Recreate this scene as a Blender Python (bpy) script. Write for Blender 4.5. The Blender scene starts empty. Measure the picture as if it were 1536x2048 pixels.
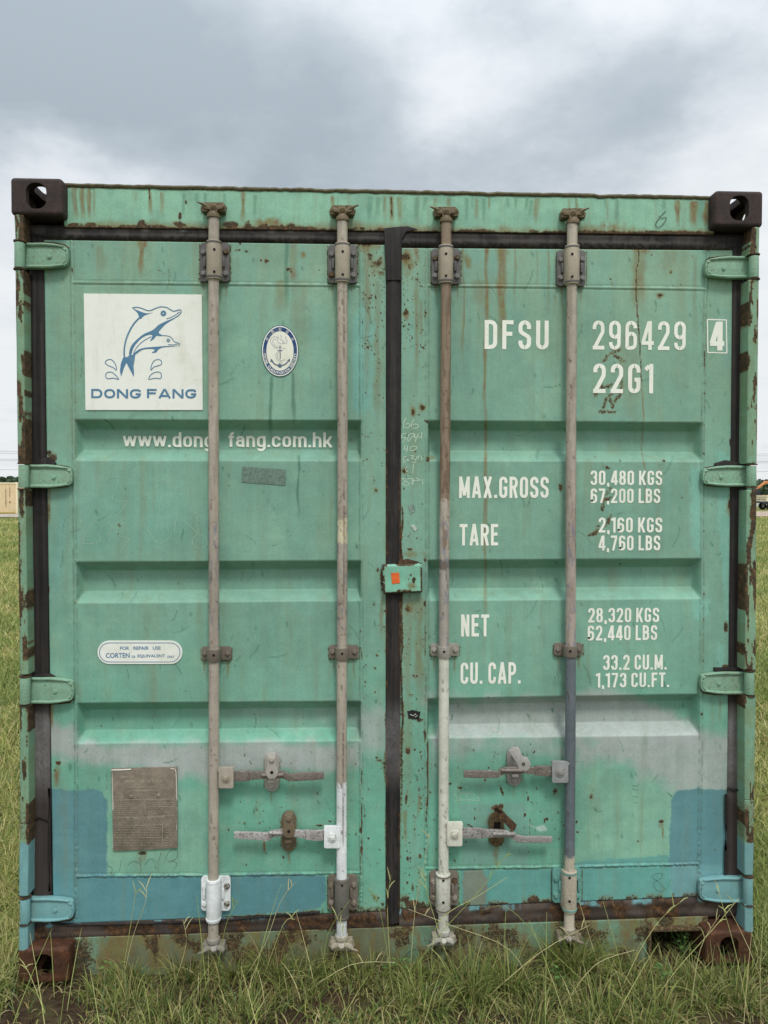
import bpy, bmesh, math, random
import numpy as np
from mathutils import Vector, Matrix
random.seed(7)
rng = np.random.default_rng(7)
PI = math.pi
scn = bpy.context.scene
col = scn.collection

def lin(r, g, b):
    f = lambda c: ((c/255+0.055)/1.055)**2.4 if c > 10 else c/255/12.92
    return (f(r), f(g), f(b))
# ------------------------------------------------------------------ camera
W, H, FPX = 1536., 2048., 1537.
CX, CY, CZ, YAW, PITCH, ROLL = -0.1374, -2.5012, 1.5849, -0.0419, -0.0217, 0.0015
R0 = Vector((math.cos(YAW), math.sin(YAW), 0)); F0 = Vector((-math.sin(YAW), math.cos(YAW), 0)); Z0 = Vector((0, 0, 1))
FWD = F0*math.cos(PITCH)+Z0*math.sin(PITCH); U0 = Z0*math.cos(PITCH)-F0*math.sin(PITCH)
RGT = R0*math.cos(ROLL)+U0*math.sin(ROLL); UP = U0*math.cos(ROLL)-R0*math.sin(ROLL)
cam_d = bpy.data.cameras.new('camera'); cam = bpy.data.objects.new('camera', cam_d); col.objects.link(cam)
cam.matrix_world = Matrix(((RGT.x, UP.x, -FWD.x, CX), (RGT.y, UP.y, -FWD.y, CY), (RGT.z, UP.z, -FWD.z, CZ), (0, 0, 0, 1)))
cam_d.sensor_fit = 'VERTICAL'; cam_d.sensor_height = 36; cam_d.lens = FPX/H*36
cam_d.clip_start = 0.05; cam_d.clip_end = 6000
scn.camera = cam
# ------------------------------------------------------------------ world, sun, exposure
SUN_EL, SUN_AZ = 56., 12.           # high veiled sun behind the photographer, a little to the right
world = bpy.data.worlds.new('World'); scn.world = world; world.use_nodes = True
def pixdir(u, v):
    d = FWD + RGT*((u-W/2)/FPX) + UP*((H/2-v)/FPX)
    return d.normalized()
def build_world():
    nt = world.node_tree; N = nt.nodes; L = nt.links; N.clear()
    def mth(op, a, b=None, c=None, clamp=False):
        n = N.new('ShaderNodeMath'); n.operation = op; n.use_clamp = clamp
        for i, s in enumerate((a, b, c)):
            if s is None: continue
            if isinstance(s, (int, float)): n.inputs[i].default_value = s
            else: L.new(s, n.inputs[i])
        return n.outputs[0]
    out = N.new('ShaderNodeOutputWorld')
    sky = N.new('ShaderNodeTexSky'); sky.sky_type = 'NISHITA'; sky.sun_disc = False
    sky.sun_elevation = math.radians(SUN_EL); sky.sun_rotation = math.radians(180-SUN_AZ); sky.dust_density = 2
    bg1 = N.new('ShaderNodeBackground'); bg1.inputs[1].default_value = 0.1; L.new(sky.outputs[0], bg1.inputs[0])
    tc = N.new('ShaderNodeTexCoord')
    sep = N.new('ShaderNodeSeparateXYZ'); L.new(tc.outputs['Generated'], sep.inputs[0])
    zc = mth('MAXIMUM', sep.outputs[2], 0.0)
    div = mth('ADD', zc, 0.22)
    cmb = N.new('ShaderNodeCombineXYZ')
    L.new(mth('DIVIDE', sep.outputs[0], div), cmb.inputs[0]); L.new(mth('DIVIDE', sep.outputs[1], div), cmb.inputs[1])
    def noise(scale, det, rough=0.55, off=0.0, dist=0.0):
        n = N.new('ShaderNodeTexNoise'); n.noise_dimensions = '3D'
        n.inputs['Scale'].default_value = scale; n.inputs['Detail'].default_value = det; n.inputs['Roughness'].default_value = rough
        n.inputs['Distortion'].default_value = dist
        m = N.new('ShaderNodeVectorMath'); m.operation = 'ADD'; m.inputs[1].default_value = (off, off*0.7, off)
        L.new(cmb.outputs[0], m.inputs[0]); L.new(m.outputs[0], n.inputs['Vector'])
        return n
    nw = noise(1.6, 5, 0.6, 3.1)
    sc = N.new('ShaderNodeVectorMath'); sc.operation = 'SUBTRACT'; L.new(nw.outputs['Color'], sc.inputs[0]); sc.inputs[1].default_value = (.5, .5, .5)
    sc2 = N.new('ShaderNodeVectorMath'); sc2.operation = 'SCALE'; L.new(sc.outputs[0], sc2.inputs[0]); sc2.inputs['Scale'].default_value = 0.2
    wd = N.new('ShaderNodeVectorMath'); wd.operation = 'ADD'; L.new(tc.outputs['Generated'], wd.inputs[0]); L.new(sc2.outputs[0], wd.inputs[1])
    wn = N.new('ShaderNodeVectorMath'); wn.operation = 'NORMALIZE'; L.new(wd.outputs[0], wn.inputs[0])
    # cloud masses: (px, py, sharpness, weight); positive = thick grey cloud, negative = thin bright gap
    acc = None
    for u, v, k, a in ((20, 110, 70, .40), (250, 150, 60, .20), (480, 170, 60, .14), (660, 200, 90, .18), (620, 310, 120, .26), (90, 230, 120, .26), (760, 60, 200, .12), (120, 20, 90, .2),
                       (10, 220, 160, .34), (280, 260, 160, .22), (1060, 50, 200, .48), (1290, 120, 260, .48), (1150, 300, 180, .16), (1500, 50, 220, .30), (860, 330, 260, .20), (1000, 350, 250, .3), (1330, 190, 300, .24), (1190, 310, 250, .16),
                       (130, 365, 300, -.55), (340, 385, 300, -.34), (20, 340, 300, -.2), (190, 20, 300, -.08), (880, 140, 420, -.30), (950, 240, 300, -.12), (1230, 10, 320, -.46), (1420, 240, 110, -.12), (1090, 180, 240, -.20), (1400, 60, 320, -.34),
                       (0, 800, 40, -.25), (1536, 800, 40, -.25)):
        d = pixdir(u, v)
        dp = N.new('ShaderNodeVectorMath'); dp.operation = 'DOT_PRODUCT'; L.new(wn.outputs[0], dp.inputs[0]); dp.inputs[1].default_value = d
        e = mth('EXPONENT', mth('MULTIPLY', mth('SUBTRACT', dp.outputs['Value'], 1.0), float(k)))
        t = mth('MULTIPLY', e, float(a))
        acc = t if acc is None else mth('ADD', acc, t)
    n1 = noise(1.3, 7, 0.55, 5.3); n2 = noise(5.0, 7, 0.62, 8.0)
    f = mth('ADD', acc, mth('MULTIPLY', mth('SUBTRACT', n1.outputs[0], 0.5), .62))
    f = mth('ADD', f, mth('MULTIPLY', mth('SUBTRACT', n2.outputs[0], 0.5), 0.75))
    f = mth('ADD', f, 0.24, clamp=True)
    ramp = N.new('ShaderNodeValToRGB'); L.new(f, ramp.inputs[0])
    e = ramp.color_ramp.elements
    e[0].position = 0.0; e[0].color = (0.76, 0.785, 0.80, 1)
    e[1].position = 1.0; e[1].color = (0.33, 0.385, 0.43, 1)
    m1 = e.new(0.35); m1.color = (0.62, 0.655, 0.69, 1)
    m2 = e.new(0.7); m2.color = (0.42, 0.47, 0.515, 1)
    # overcast skies are brighter towards the zenith
    zz = mth('ADD', 0.98, mth('MULTIPLY', mth('POWER', zc, 2.6), 1.5))
    mul = N.new('ShaderNodeVectorMath'); mul.operation = 'SCALE'; L.new(ramp.outputs[0], mul.inputs[0]); L.new(zz, mul.inputs['Scale'])
    bg2 = N.new('ShaderNodeBackground'); bg2.inputs[1].default_value = 1.0; L.new(mul.outputs[0], bg2.inputs[0])
    mix = N.new('ShaderNodeMixShader'); mix.inputs[0].default_value = 0.94
    L.new(bg1.outputs[0], mix.inputs[1]); L.new(bg2.outputs[0], mix.inputs[2]); L.new(mix.outputs[0], out.inputs[0])
build_world()
sun_d = bpy.data.lights.new('sun', 'SUN'); sun_d.energy = 1.5; sun_d.angle = math.radians(12); sun_d.color = (1, .97, .92)
sun = bpy.data.objects.new('sun', sun_d); col.objects.link(sun)
az = math.radians(SUN_AZ); el = math.radians(SUN_EL)
sdir = Vector((math.sin(az)*math.cos(el), -math.cos(az)*math.cos(el), math.sin(el)))
sun.rotation_euler = sdir.to_track_quat('Z', 'Y').to_euler()
scn.view_settings.view_transform = 'Standard'; scn.view_settings.look = 'None'
scn.view_settings.exposure = 0.22; scn.view_settings.gamma = 1; scn.view_settings.use_curve_mapping = False
scn.render.engine = 'CYCLES'

# ------------------------------------------------------------------ measuring helpers
def at(u, v, y):
    """point of the vertical plane at distance y that the photograph shows at (u, v)"""
    d = FWD + RGT*((u-W/2)/FPX) + UP*((H/2-v)/FPX)
    t = (y-CY)/d.y
    return Vector((CX+d.x*t, y, CZ+d.z*t))
def proj(x, y, z):
    dx, dy, dz = x-CX, y-CY, z-CZ
    f = dx*FWD.x+dy*FWD.y+dz*FWD.z
    return W/2+FPX*(dx*RGT.x+dy*RGT.y+dz*RGT.z)/f, H/2-FPX*(dx*UP.x+dy*UP.y+dz*UP.z)/f
_lat = rng.random((256, 256))
def vn(x, y, s=1.0, seed=0):
    """smooth value noise 0..1"""
    x = np.asarray(x)*s+seed*17.3+1000; y = np.asarray(y)*s+seed*9.1+1000
    xi = np.floor(x).astype(int); yi = np.floor(y).astype(int); fx = x-xi; fy = y-yi
    fx = fx*fx*(3-2*fx); fy = fy*fy*(3-2*fy)
    g = lambda a, b: _lat[a & 255, b & 255]
    return (g(xi, yi)*(1-fx)+g(xi+1, yi)*fx)*(1-fy)+(g(xi, yi+1)*(1-fx)+g(xi+1, yi+1)*fx)*fy
def fbm(x, y, s=1.0, o=4, seed=0):
    a = 0; t = 0; w = 1.
    for i in range(o):
        a = a+w*vn(x, y, s*2**i, seed+i*3); t += w; w *= .55
    return a/t
def sstep(a, b, x):
    t = np.clip((x-a)/(b-a), 0, 1); return t*t*(3-2*t)

# ------------------------------------------------------------------ materials
class NT:
    def __init__(s, name):
        s.m = bpy.data.materials.new(name); s.m.use_nodes = True; s.nt = s.m.node_tree; s.N = s.nt.nodes; s.L = s.nt.links
        s.N.clear(); s.out = s.N.new('ShaderNodeOutputMaterial'); s.b = s.N.new('ShaderNodeBsdfPrincipled'); s.L.new(s.b.outputs[0], s.out.inputs[0])
        s.pos = s.N.new('ShaderNodeTexCoord').outputs['Object']
    def put(s, sock, v):
        if hasattr(v, 'is_linked') or hasattr(v, 'links'): s.L.new(v, sock)
        elif isinstance(v, tuple) and len(v) == 3 and sock.type == 'RGBA': sock.default_value = (*v, 1)
        else: sock.default_value = v
    def attr(s, n):
        a = s.N.new('ShaderNodeAttribute'); a.attribute_name = n; return a
    def math(s, op, a, b=0.0, clamp=False):
        n = s.N.new('ShaderNodeMath'); n.operation = op; n.use_clamp = clamp; s.put(n.inputs[0], a); s.put(n.inputs[1], b); return n.outputs[0]
    def noise(s, scale, det=4, rough=.55, stretch=None, off=0.0, dist=0.0):
        n = s.N.new('ShaderNodeTexNoise'); n.inputs['Scale'].default_value = scale; n.inputs['Detail'].default_value = det
        n.inputs['Roughness'].default_value = rough; n.inputs['Distortion'].default_value = dist
        mp = s.N.new('ShaderNodeMapping'); mp.inputs['Scale'].default_value = stretch or (1, 1, 1); mp.inputs['Location'].default_value = (off, off, off)
        s.L.new(s.pos, mp.inputs[0]); s.L.new(mp.outputs[0], n.inputs['Vector']); return n.outputs[0]
    def voro(s, scale, off=0.0, feat='F1', stretch=(1, 1, 1)):
        n = s.N.new('ShaderNodeTexVoronoi'); n.inputs['Scale'].default_value = scale; n.feature = feat
        mp = s.N.new('ShaderNodeMapping'); mp.inputs['Location'].default_value = (off, off, off); mp.inputs['Scale'].default_value = stretch
        s.L.new(s.pos, mp.inputs[0]); s.L.new(mp.outputs[0], n.inputs['Vector']); return n
    def maprange(s, x, a, b, c=0.0, d=1.0):
        n = s.N.new('ShaderNodeMapRange'); n.interpolation_type = 'SMOOTHSTEP'; s.put(n.inputs[0], x)
        for i, k in enumerate((a, b, c, d)): n.inputs[i+1].default_value = k
        return n.outputs[0]
    def mix(s, f, a, b, mode='MIX'):
        n = s.N.new('ShaderNodeMix'); n.data_type = 'RGBA'; n.blend_type = mode; s.put(n.inputs[0], f)
        s.put(n.inputs[6], a); s.put(n.inputs[7], b); return n.outputs[2]
    def ramp(s, f, pts):
        n = s.N.new('ShaderNodeValToRGB'); s.L.new(f, n.inputs[0]); e = n.color_ramp.elements
        while len(e) < len(pts): e.new(.5)
        for i, (p, c) in enumerate(pts): e[i].position = p; e[i].color = (*c, 1)
        return n.outputs[0]
    def bump(s, h, dist, strength=1.0, prev=None):
        n = s.N.new('ShaderNodeBump'); n.inputs['Distance'].default_value = dist; n.inputs['Strength'].default_value = strength
        s.L.new(h, n.inputs['Height'])
        if prev is not None: s.L.new(prev, n.inputs['Normal'])
        return n.outputs[0]

def rust_color(t):
    n = t.noise(60, 5, .7, off=4)
    return t.ramp(n, [(.3, lin(36, 28, 22)), (.5, lin(66, 49, 36)), (.66, lin(110, 78, 48)), (.8, lin(88, 72, 52))])
def weathered(name, rough=.55, rust_bias=0.0, var=1.0, grime=1.0, spec=.35):
    """painted steel: colour attribute 'base', stain attribute 'mask' (r rust and painted plate-edge shade, g rusty run-off, b old dark paint)"""
    t = NT(name)
    base = t.attr('base').outputs['Color']; msk = t.attr('mask').outputs['Color']
    sp = t.N.new('ShaderNodeSeparateColor'); t.L.new(msk, sp.inputs[0]); mr, mg, mb = sp.outputs
    big = t.noise(2.3, 5, .6); mid = t.noise(26, 5, .65, off=2); fine = t.noise(230, 4, .8)
    vert = t.noise(1.0, 5, .65, stretch=(34, 34, 1.6), off=7); hor = t.noise(1.0, 4, .6, stretch=(2.0, 2, 60), off=9)
    k = t.math('ADD', t.maprange(big, .3, .7, 1-.09*var, 1+.08*var), t.maprange(mid, .3, .7, -.05*var, .05*var))
    k = t.math('ADD', k, t.maprange(vert, .3, .7, -.045*var, .04*var)); k = t.math('ADD', k, t.maprange(fine, .3, .7, -.12, .10))
    k = t.math('ADD', k, t.maprange(hor, .35, .7, -.012*var, .012*var))
    cmb = t.N.new('ShaderNodeCombineColor')
    for i in range(3): t.L.new(k, cmb.inputs[i])
    c = t.mix(1.0, base, cmb.outputs[0], 'MULTIPLY')
    # brownish water marks
    g2 = t.maprange(t.noise(1.0, 6, .7, stretch=(22, 22, 2.2), off=3), .48, .78, 0, .5*grime)
    c = t.mix(g2, c, lin(128, 134, 104))
    c = t.mix(t.maprange(t.noise(5, 6, .7, off=12), .5, .8, 0, .22*grime), c, lin(112, 140, 122))
    # old dark paint
    c = t.mix(t.math('MULTIPLY', mb, t.maprange(t.noise(70, 3, .6, off=5), .2, .5, .55, 1), clamp=True), c, lin(84, 126, 106))
    # run-off
    gm = t.math('MULTIPLY', mg, t.maprange(t.noise(1.0, 5, .7, stretch=(60, 60, 7), off=6), .25, .65, .45, 1.15), clamp=True)
    c = t.mix(gm, c, t.mix(t.maprange(t.noise(40, 3, .6, off=8), .35, .65), lin(124, 116, 62), lin(122, 84, 44)))
    # rust
    rn = t.noise(130, 6, .72, off=11)
    rn2 = t.noise(520, 3, .7, off=14)
    rr = t.math('ADD', t.math('MULTIPLY', mr, 1.3), t.math('ADD', t.math('MULTIPLY', rn, 2.4), t.math('SUBTRACT', t.math('MULTIPLY', rn2, .9), 2.22-rust_bias)))
    rf = t.maprange(rr, .0, .34, 0, .94)
    halo = t.maprange(rr, -.55, .15, 0, .62)
    c = t.mix(t.math('MULTIPLY', halo, t.maprange(mr, .05, .3)), c, lin(124, 112, 70))
    c = t.mix(rf, c, rust_color(t))
    # tiny chips and specks
    v = t.voro(95, 1.7); spk = t.maprange(v.outputs['Distance'], .07, .11, 1, 0)
    gate = t.maprange(t.noise(14, 3, .6, off=21), .50, .62)
    spk = t.math('MULTIPLY', t.math('MULTIPLY', spk, gate), .85*grime)
    c = t.mix(spk, c, lin(66, 74, 58))
    v2 = t.voro(300, 5.1); spk2 = t.math('MULTIPLY', t.maprange(v2.outputs['Distance'], .10, .2, 1, 0), .16)
    c = t.mix(spk2, c, lin(60, 76, 62))
    t.L.new(c, t.b.inputs['Base Color'])
    t.put(t.b.inputs['Roughness'], t.math('ADD', t.math('MULTIPLY', rf, .3), t.maprange(mid, .3, .7, rough-.06, rough+.08)))
    t.b.inputs['Specular IOR Level'].default_value = spec
    b1 = t.bump(t.noise(4.5, 3, .5, off=30), .007, .6)
    b2 = t.bump(t.noise(380, 3, .6), .0003, .5, b1)
    b3 = t.bump(t.math('MULTIPLY', rf, t.math('ADD', rn, .4)), .0016, .9, b2)
    t.L.new(b3, t.b.inputs['Normal'])
    return t.m
M_paint = weathered('weathered_paint')
M_hard = weathered('worn_hardware_paint', rough=.5, var=1.6, grime=.35)
def forged(name):
    t = NT(name); base = t.attr('base').outputs['Color']
    n = t.noise(170, 5, .75); n2 = t.noise(1., 5, .7, stretch=(30, 30, 260), off=3); n3 = t.noise(24, 4, .6, off=9)
    c = t.mix(t.maprange(n, .50, .62, 0, .85), base, lin(64, 57, 53)); c = t.mix(t.maprange(n2, .58, .68, 0, .75), c, lin(188, 184, 178))
    c = t.mix(t.maprange(n3, .5, .7, 0, .5), c, lin(96, 84, 76))
    t.L.new(c, t.b.inputs['Base Color']); t.b.inputs['Roughness'].default_value = .5; t.b.inputs['Specular IOR Level'].default_value = .5
    t.L.new(t.bump(t.math('ADD', n, n2), .0006, .7), t.b.inputs['Normal']); return t.m
M_forged = forged('scraped_forged_steel')
def simple(name, rgb, rough=.6, var=.15, scale=60, bumpd=.0006, metal=0.0, attr=False, spec=.4, stretch=None):
    t = NT(name)
    base = t.attr('base').outputs['Color'] if attr else None
    n = t.noise(scale, 5, .65, stretch=stretch); n2 = t.noise(scale*6, 3, .6, off=3)
    k = t.math('ADD', t.maprange(n, .3, .7, 1-var, 1+var), t.maprange(n2, .3, .7, -var*.5, var*.5))
    cmb = t.N.new('ShaderNodeCombineColor')
    for i in range(3): t.L.new(k, cmb.inputs[i])
    t.L.new(t.mix(1.0, base if attr else rgb, cmb.outputs[0], 'MULTIPLY'), t.b.inputs['Base Color'])
    t.b.inputs['Roughness'].default_value = rough; t.b.inputs['Metallic'].default_value = metal; t.b.inputs['Specular IOR Level'].default_value = spec
    t.L.new(t.bump(n2, bumpd, .7), t.b.inputs['Normal'])
    return t.m
def rubber():
    t = NT('aged_rubber')
    msk = t.attr('mask').outputs['Color']
    sp = t.N.new('ShaderNodeSeparateColor'); t.L.new(msk, sp.inputs[0]); mr, mg, mb = sp.outputs
    base = t.attr('base').outputs['Color']
    n = t.noise(9, 6, .7); n2 = t.noise(150, 4, .7, off=3); v = t.noise(1., 4, .6, stretch=(120, 120, 3), off=5)
    c = t.mix(t.maprange(n, .35, .7, 0, .5), base, lin(58, 51, 47))
    c = t.mix(t.maprange(v, .4, .75, 0, .3), c, lin(82, 76, 72))
    c = t.mix(t.maprange(n2, .6, .75, 0, .5), c, lin(30, 26, 25))
    c = t.mix(t.maprange(t.math('ADD', mr, t.math('SUBTRACT', n2, .75)), .0, .3), c, rust_color(t))
    c = t.mix(t.math('MULTIPLY', mg, t.maprange(n2, .3, .6, .5, 1), clamp=True), c, lin(140, 138, 138))
    t.L.new(c, t.b.inputs['Base Color']); t.b.inputs['Roughness'].default_value = .62; t.b.inputs['Specular IOR Level'].default_value = .3
    t.L.new(t.bump(t.math('ADD', n2, n), .0012, .6), t.b.inputs['Normal'])
    return t.m
M_rubber = rubber()
def lettering(name, rgb, wear=.5):
    t = NT(name)
    n = t.noise(220, 4, .7); n3 = t.noise(12, 5, .7, off=3)
    c = t.mix(t.maprange(n3, .45, .8, 0, .35), rgb, lin(190, 196, 168))
    f = t.math('MULTIPLY', t.maprange(t.math('ADD', n, t.math('MULTIPLY', n3, .35)), .80, .90), wear)
    c = t.mix(f, c, lin(118, 150, 132))
    v = t.voro(210, 3.3); c = t.mix(t.math('MULTIPLY', t.math('MULTIPLY', t.maprange(v.outputs['Distance'], .08, .14, 1, 0), t.maprange(t.noise(20, 3, .6, off=5), .5, .6)), .8), c, lin(120, 116, 96))
    c = t.mix(t.maprange(t.noise(1., 5, .7, stretch=(26, 26, 3), off=8), .52, .78, 0, .22), c, lin(176, 172, 140))
    t.L.new(c, t.b.inputs['Base Color']); t.b.inputs['Roughness'].default_value = .6; t.b.inputs['Specular IOR Level'].default_value = .3
    return t.m
M_white = lettering('white_stencil_paint', lin(240, 242, 230))
M_sticker = lettering('white_vinyl_sticker', lin(238, 240, 232), .25)
M_blueink = lettering('faded_blue_print', lin(84, 128, 160), .2)
M_navy = lettering('navy_print', lin(30, 66, 118), .12)
M_sealgrey = lettering('pale_navy_line_print', lin(120, 134, 158), .1)
M_cream = lettering('cream_vinyl', lin(236, 236, 222), .1)
M_chalk = lettering('chalk_line', lin(196, 218, 196), .9)
M_faintchalk = lettering('faint_chalk_line', lin(158, 194, 170), 1.0)
M_pen = lettering('dark_pen_line', lin(70, 86, 74), .4)
M_blackhole = simple('dark_hollow', lin(26, 22, 20), .9)

# ------------------------------------------------------------------ mesh helpers
def link(o, parent=None):
    col.objects.link(o)
    if parent is not None: o.parent = parent
    return o
def empty(name, loc=(0, 0, 0), parent=None):
    o = bpy.data.objects.new(name, None); o.location = loc; o.empty_display_size = .2; return link(o, parent)
def set_attr(me, name, arr):
    a = me.attributes.new(name, 'FLOAT_COLOR', 'POINT')
    f = np.ones((len(me.vertices), 4), dtype=np.float32); f[:, :3] = arr; a.data.foreach_set('color', f.ravel())
def npmesh(name, V, Fq, mat, parent=None, base=None, mask=None, smooth=True):
    me = bpy.data.meshes.new(name)
    V = np.asarray(V, dtype=np.float32); Fq = np.asarray(Fq, dtype=np.int32); k = Fq.shape[1]
    me.vertices.add(len(V)); me.vertices.foreach_set('co', V.ravel())
    me.loops.add(Fq.size); me.loops.foreach_set('vertex_index', Fq.ravel())
    me.polygons.add(len(Fq)); me.polygons.foreach_set('loop_start', np.arange(0, Fq.size, k, dtype=np.int32))
    me.polygons.foreach_set('use_smooth', np.full(len(Fq), smooth))
    me.update(calc_edges=True); me.validate()
    if base is not None: set_attr(me, 'base', base)
    if mask is not None: set_attr(me, 'mask', mask)
    for m in (mat if isinstance(mat, (list, tuple)) else [mat]): me.materials.append(m)
    return link(bpy.data.objects.new(name, me), parent)

class MB:
    """mesh builder with a colour and a rust amount per vertex"""
    def __init__(s, rgb=(.5, .5, .5), rust=0.0):
        s.bm = bmesh.new(); s.lc = s.bm.verts.layers.float_color.new('base'); s.lm = s.bm.verts.layers.float_color.new('mask')
        s.rgb = rgb; s.rust = rust
    def paint(s, vs):
        for v in vs: v[s.lc] = (*s.rgb, 1); v[s.lm] = (s.rust, 0, 0, 1)
        return vs
    def box(s, c, size, rot=None, bev=0.0):
        M = Matrix.Translation(Vector(c)) @ (rot.to_4x4() if rot else Matrix.Identity(4)) @ Matrix.Diagonal((*size, 1))
        r = bmesh.ops.create_cube(s.bm, size=1, matrix=M); vs = r['verts']
        s.paint(vs)
        if bev:
            es = list({e for v in vs for e in v.link_edges})
            rr = bmesh.ops.bevel(s.bm, geom=es, offset=bev, segments=2, affect='EDGES', profile=.6); s.paint(rr['verts'])
        return s
    def prism(s, pts, d, bev=0.0, seg=2):
        """pts: 3D outline (front face), d: Vector extrusion"""
        vs = [s.bm.verts.new(p) for p in pts]
        f = s.bm.faces.new(vs); r = bmesh.ops.extrude_face_region(s.bm, geom=[f])
        nv = [g for g in r['geom'] if isinstance(g, bmesh.types.BMVert)]
        for v in nv: v.co += d
        s.paint(vs+nv)
        if bev:
            es = list({e for v in vs+nv for e in v.link_edges if len(e.link_faces) == 2 and e.calc_face_angle(0) > .5})
            rr = bmesh.ops.bevel(s.bm, geom=es, offset=bev, segments=seg, affect='EDGES', profile=.6); s.paint(rr['verts'])
        return s
    def tube(s, a, b, r1, r2=None, n=18, bev=0.0):
        a = Vector(a); b = Vector(b); r2 = r1 if r2 is None else r2
        q = (b-a).to_track_quat('Z', 'Y').to_matrix().to_4x4()
        r = bmesh.ops.create_cone(s.bm, cap_ends=True, segments=n, radius1=r1, radius2=r2, depth=(b-a).length, matrix=Matrix.Translation((a+b)/2) @ q)
        s.paint(r['verts'])
        if bev:
            es = [e for e in {e for v in r['verts'] for e in v.link_edges} if len(e.link_faces) == 2 and e.calc_face_angle(0) > .9]
            rr = bmesh.ops.bevel(s.bm, geom=es, offset=bev, segments=2, affect='EDGES', profile=.6); s.paint(rr['verts'])
        return s
    def path(s, pts, rad, n=8):
        """swept round rod through pts; rad number or list"""
        pts = [Vector(p) for p in pts]; rings = []
        for i, p in enumerate(pts):
            t = (pts[min(i+1, len(pts)-1)]-pts[max(i-1, 0)]).normalized(); q = t.to_track_quat('Z', 'Y').to_matrix()
            r = rad[i] if isinstance(rad, (list, tuple)) else rad
            rings.append([s.bm.verts.new(p+q @ Vector((r*math.cos(2*PI*j/n), r*math.sin(2*PI*j/n), 0))) for j in range(n)])
        for i in range(len(rings)-1):
            for j in range(n): s.bm.faces.new((rings[i][j], rings[i][(j+1) % n], rings[i+1][(j+1) % n], rings[i+1][j]))
        s.bm.faces.new(rings[0][::-1]); s.bm.faces.new(rings[-1])
        for r in rings: s.paint(r)
        return s
    def build(s, name, mat, parent=None, smooth=True):
        bmesh.ops.recalc_face_normals(s.bm, faces=s.bm.faces[:])
        me = bpy.data.meshes.new(name)
        for f in s.bm.faces: f.smooth = smooth
        for e in s.bm.edges:
            if len(e.link_faces) == 2 and e.calc_face_angle(0) > .7: e.smooth = False
        s.bm.to_mesh(me); s.bm.free(); me.materials.append(mat)
        return link(bpy.data.objects.new(name, me), parent)

# stains in photograph coordinates -------------------------------------------------
class Stains:
    def __init__(s, u, v):
        s.u, s.v = u, v; s.r = np.zeros_like(u); s.g = np.zeros_like(u); s.b = np.zeros_like(u)
        s.n = fbm(u, v, .09, 4, 5); s.n2 = vn(u, v, .35, 9)
    def blob(s, ch, u, v, ru, rv, k=1.0, ang=0.0):
        R = max(ru, rv)*2.4
        m = (abs(s.u-u) < R) & (abs(s.v-v) < R)
        if not m.any(): return
        du = s.u[m]-u; dv = s.v[m]-v
        if ang: c, q = math.cos(ang), math.sin(ang); du, dv = c*du+q*dv, -q*du+c*dv
        d = np.sqrt((du/ru)**2+(dv/rv)**2)+(s.n[m]-.5)*1.3
        a = getattr(s, ch); a[m] = np.maximum(a[m], k*sstep(1.2, .15, d))
    def streak(s, ch, u, v0, v1, w, k=1.0, wob=3.0, fade=.5):
        m = (abs(s.u-u) < w*3+wob*2+4) & (s.v > v0-4) & (s.v < v1+6)
        if not m.any(): return
        uu, vv = s.u[m], s.v[m]
        cen = u+(vn(vv*0+u, vv, .02, 3)-.5)*2*wob
        ww = w*(.6+.8*vn(vv*0+u, vv, .05, 4))
        d = abs(uu-cen)/ww
        t = (vv-v0)/(v1-v0)
        f = k*sstep(1.25, .4, d)*sstep(-.02, .03, t)*(1-sstep(fade, 1.02, t))
        a = getattr(s, ch); a[m] = np.maximum(a[m], f)
    def line(s, ch, pts, w, k=1.0):
        for (a, b), (c, d) in zip(pts[:-1], pts[1:]):
            x0, x1 = min(a, c)-w*3, max(a, c)+w*3; y0, y1 = min(b, d)-w*3, max(b, d)+w*3
            m = (s.u > x0) & (s.u < x1) & (s.v > y0) & (s.v < y1)
            if not m.any(): continue
            L2 = (c-a)**2+(d-b)**2; t = np.clip(((s.u[m]-a)*(c-a)+(s.v[m]-b)*(d-b))/L2, 0, 1)
            dd = np.hypot(s.u[m]-a-t*(c-a), s.v[m]-b-t*(d-b))/w+(s.n2[m]-.5)*.9
            ar = getattr(s, ch); ar[m] = np.maximum(ar[m], k*sstep(1.3, .4, dd))
    def stack(s): return np.stack([s.r, s.g, s.b], -1)
def poly_sd(u, v, P):
    """signed distance (px), positive inside"""
    d = np.full(u.shape, 1e9); ins = np.zeros(u.shape, bool)
    for (x0, y0), (x1, y1) in zip(P, P[1:]+P[:1]):
        L2 = (x1-x0)**2+(y1-y0)**2; t = np.clip(((u-x0)*(x1-x0)+(v-y0)*(y1-y0))/L2, 0, 1)
        d = np.minimum(d, np.hypot(u-x0-t*(x1-x0), v-y0-t*(y1-y0)))
        if y0 != y1:
            c = ((y0 > v) != (y1 > v)) & (u < (x1-x0)*(v-y0)/(y1-y0)+x0); ins ^= c
    return np.where(ins, d, -d)
def blend(base, f, rgb): return base*(1-f[..., None])+np.array(rgb)*f[..., None]

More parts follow.
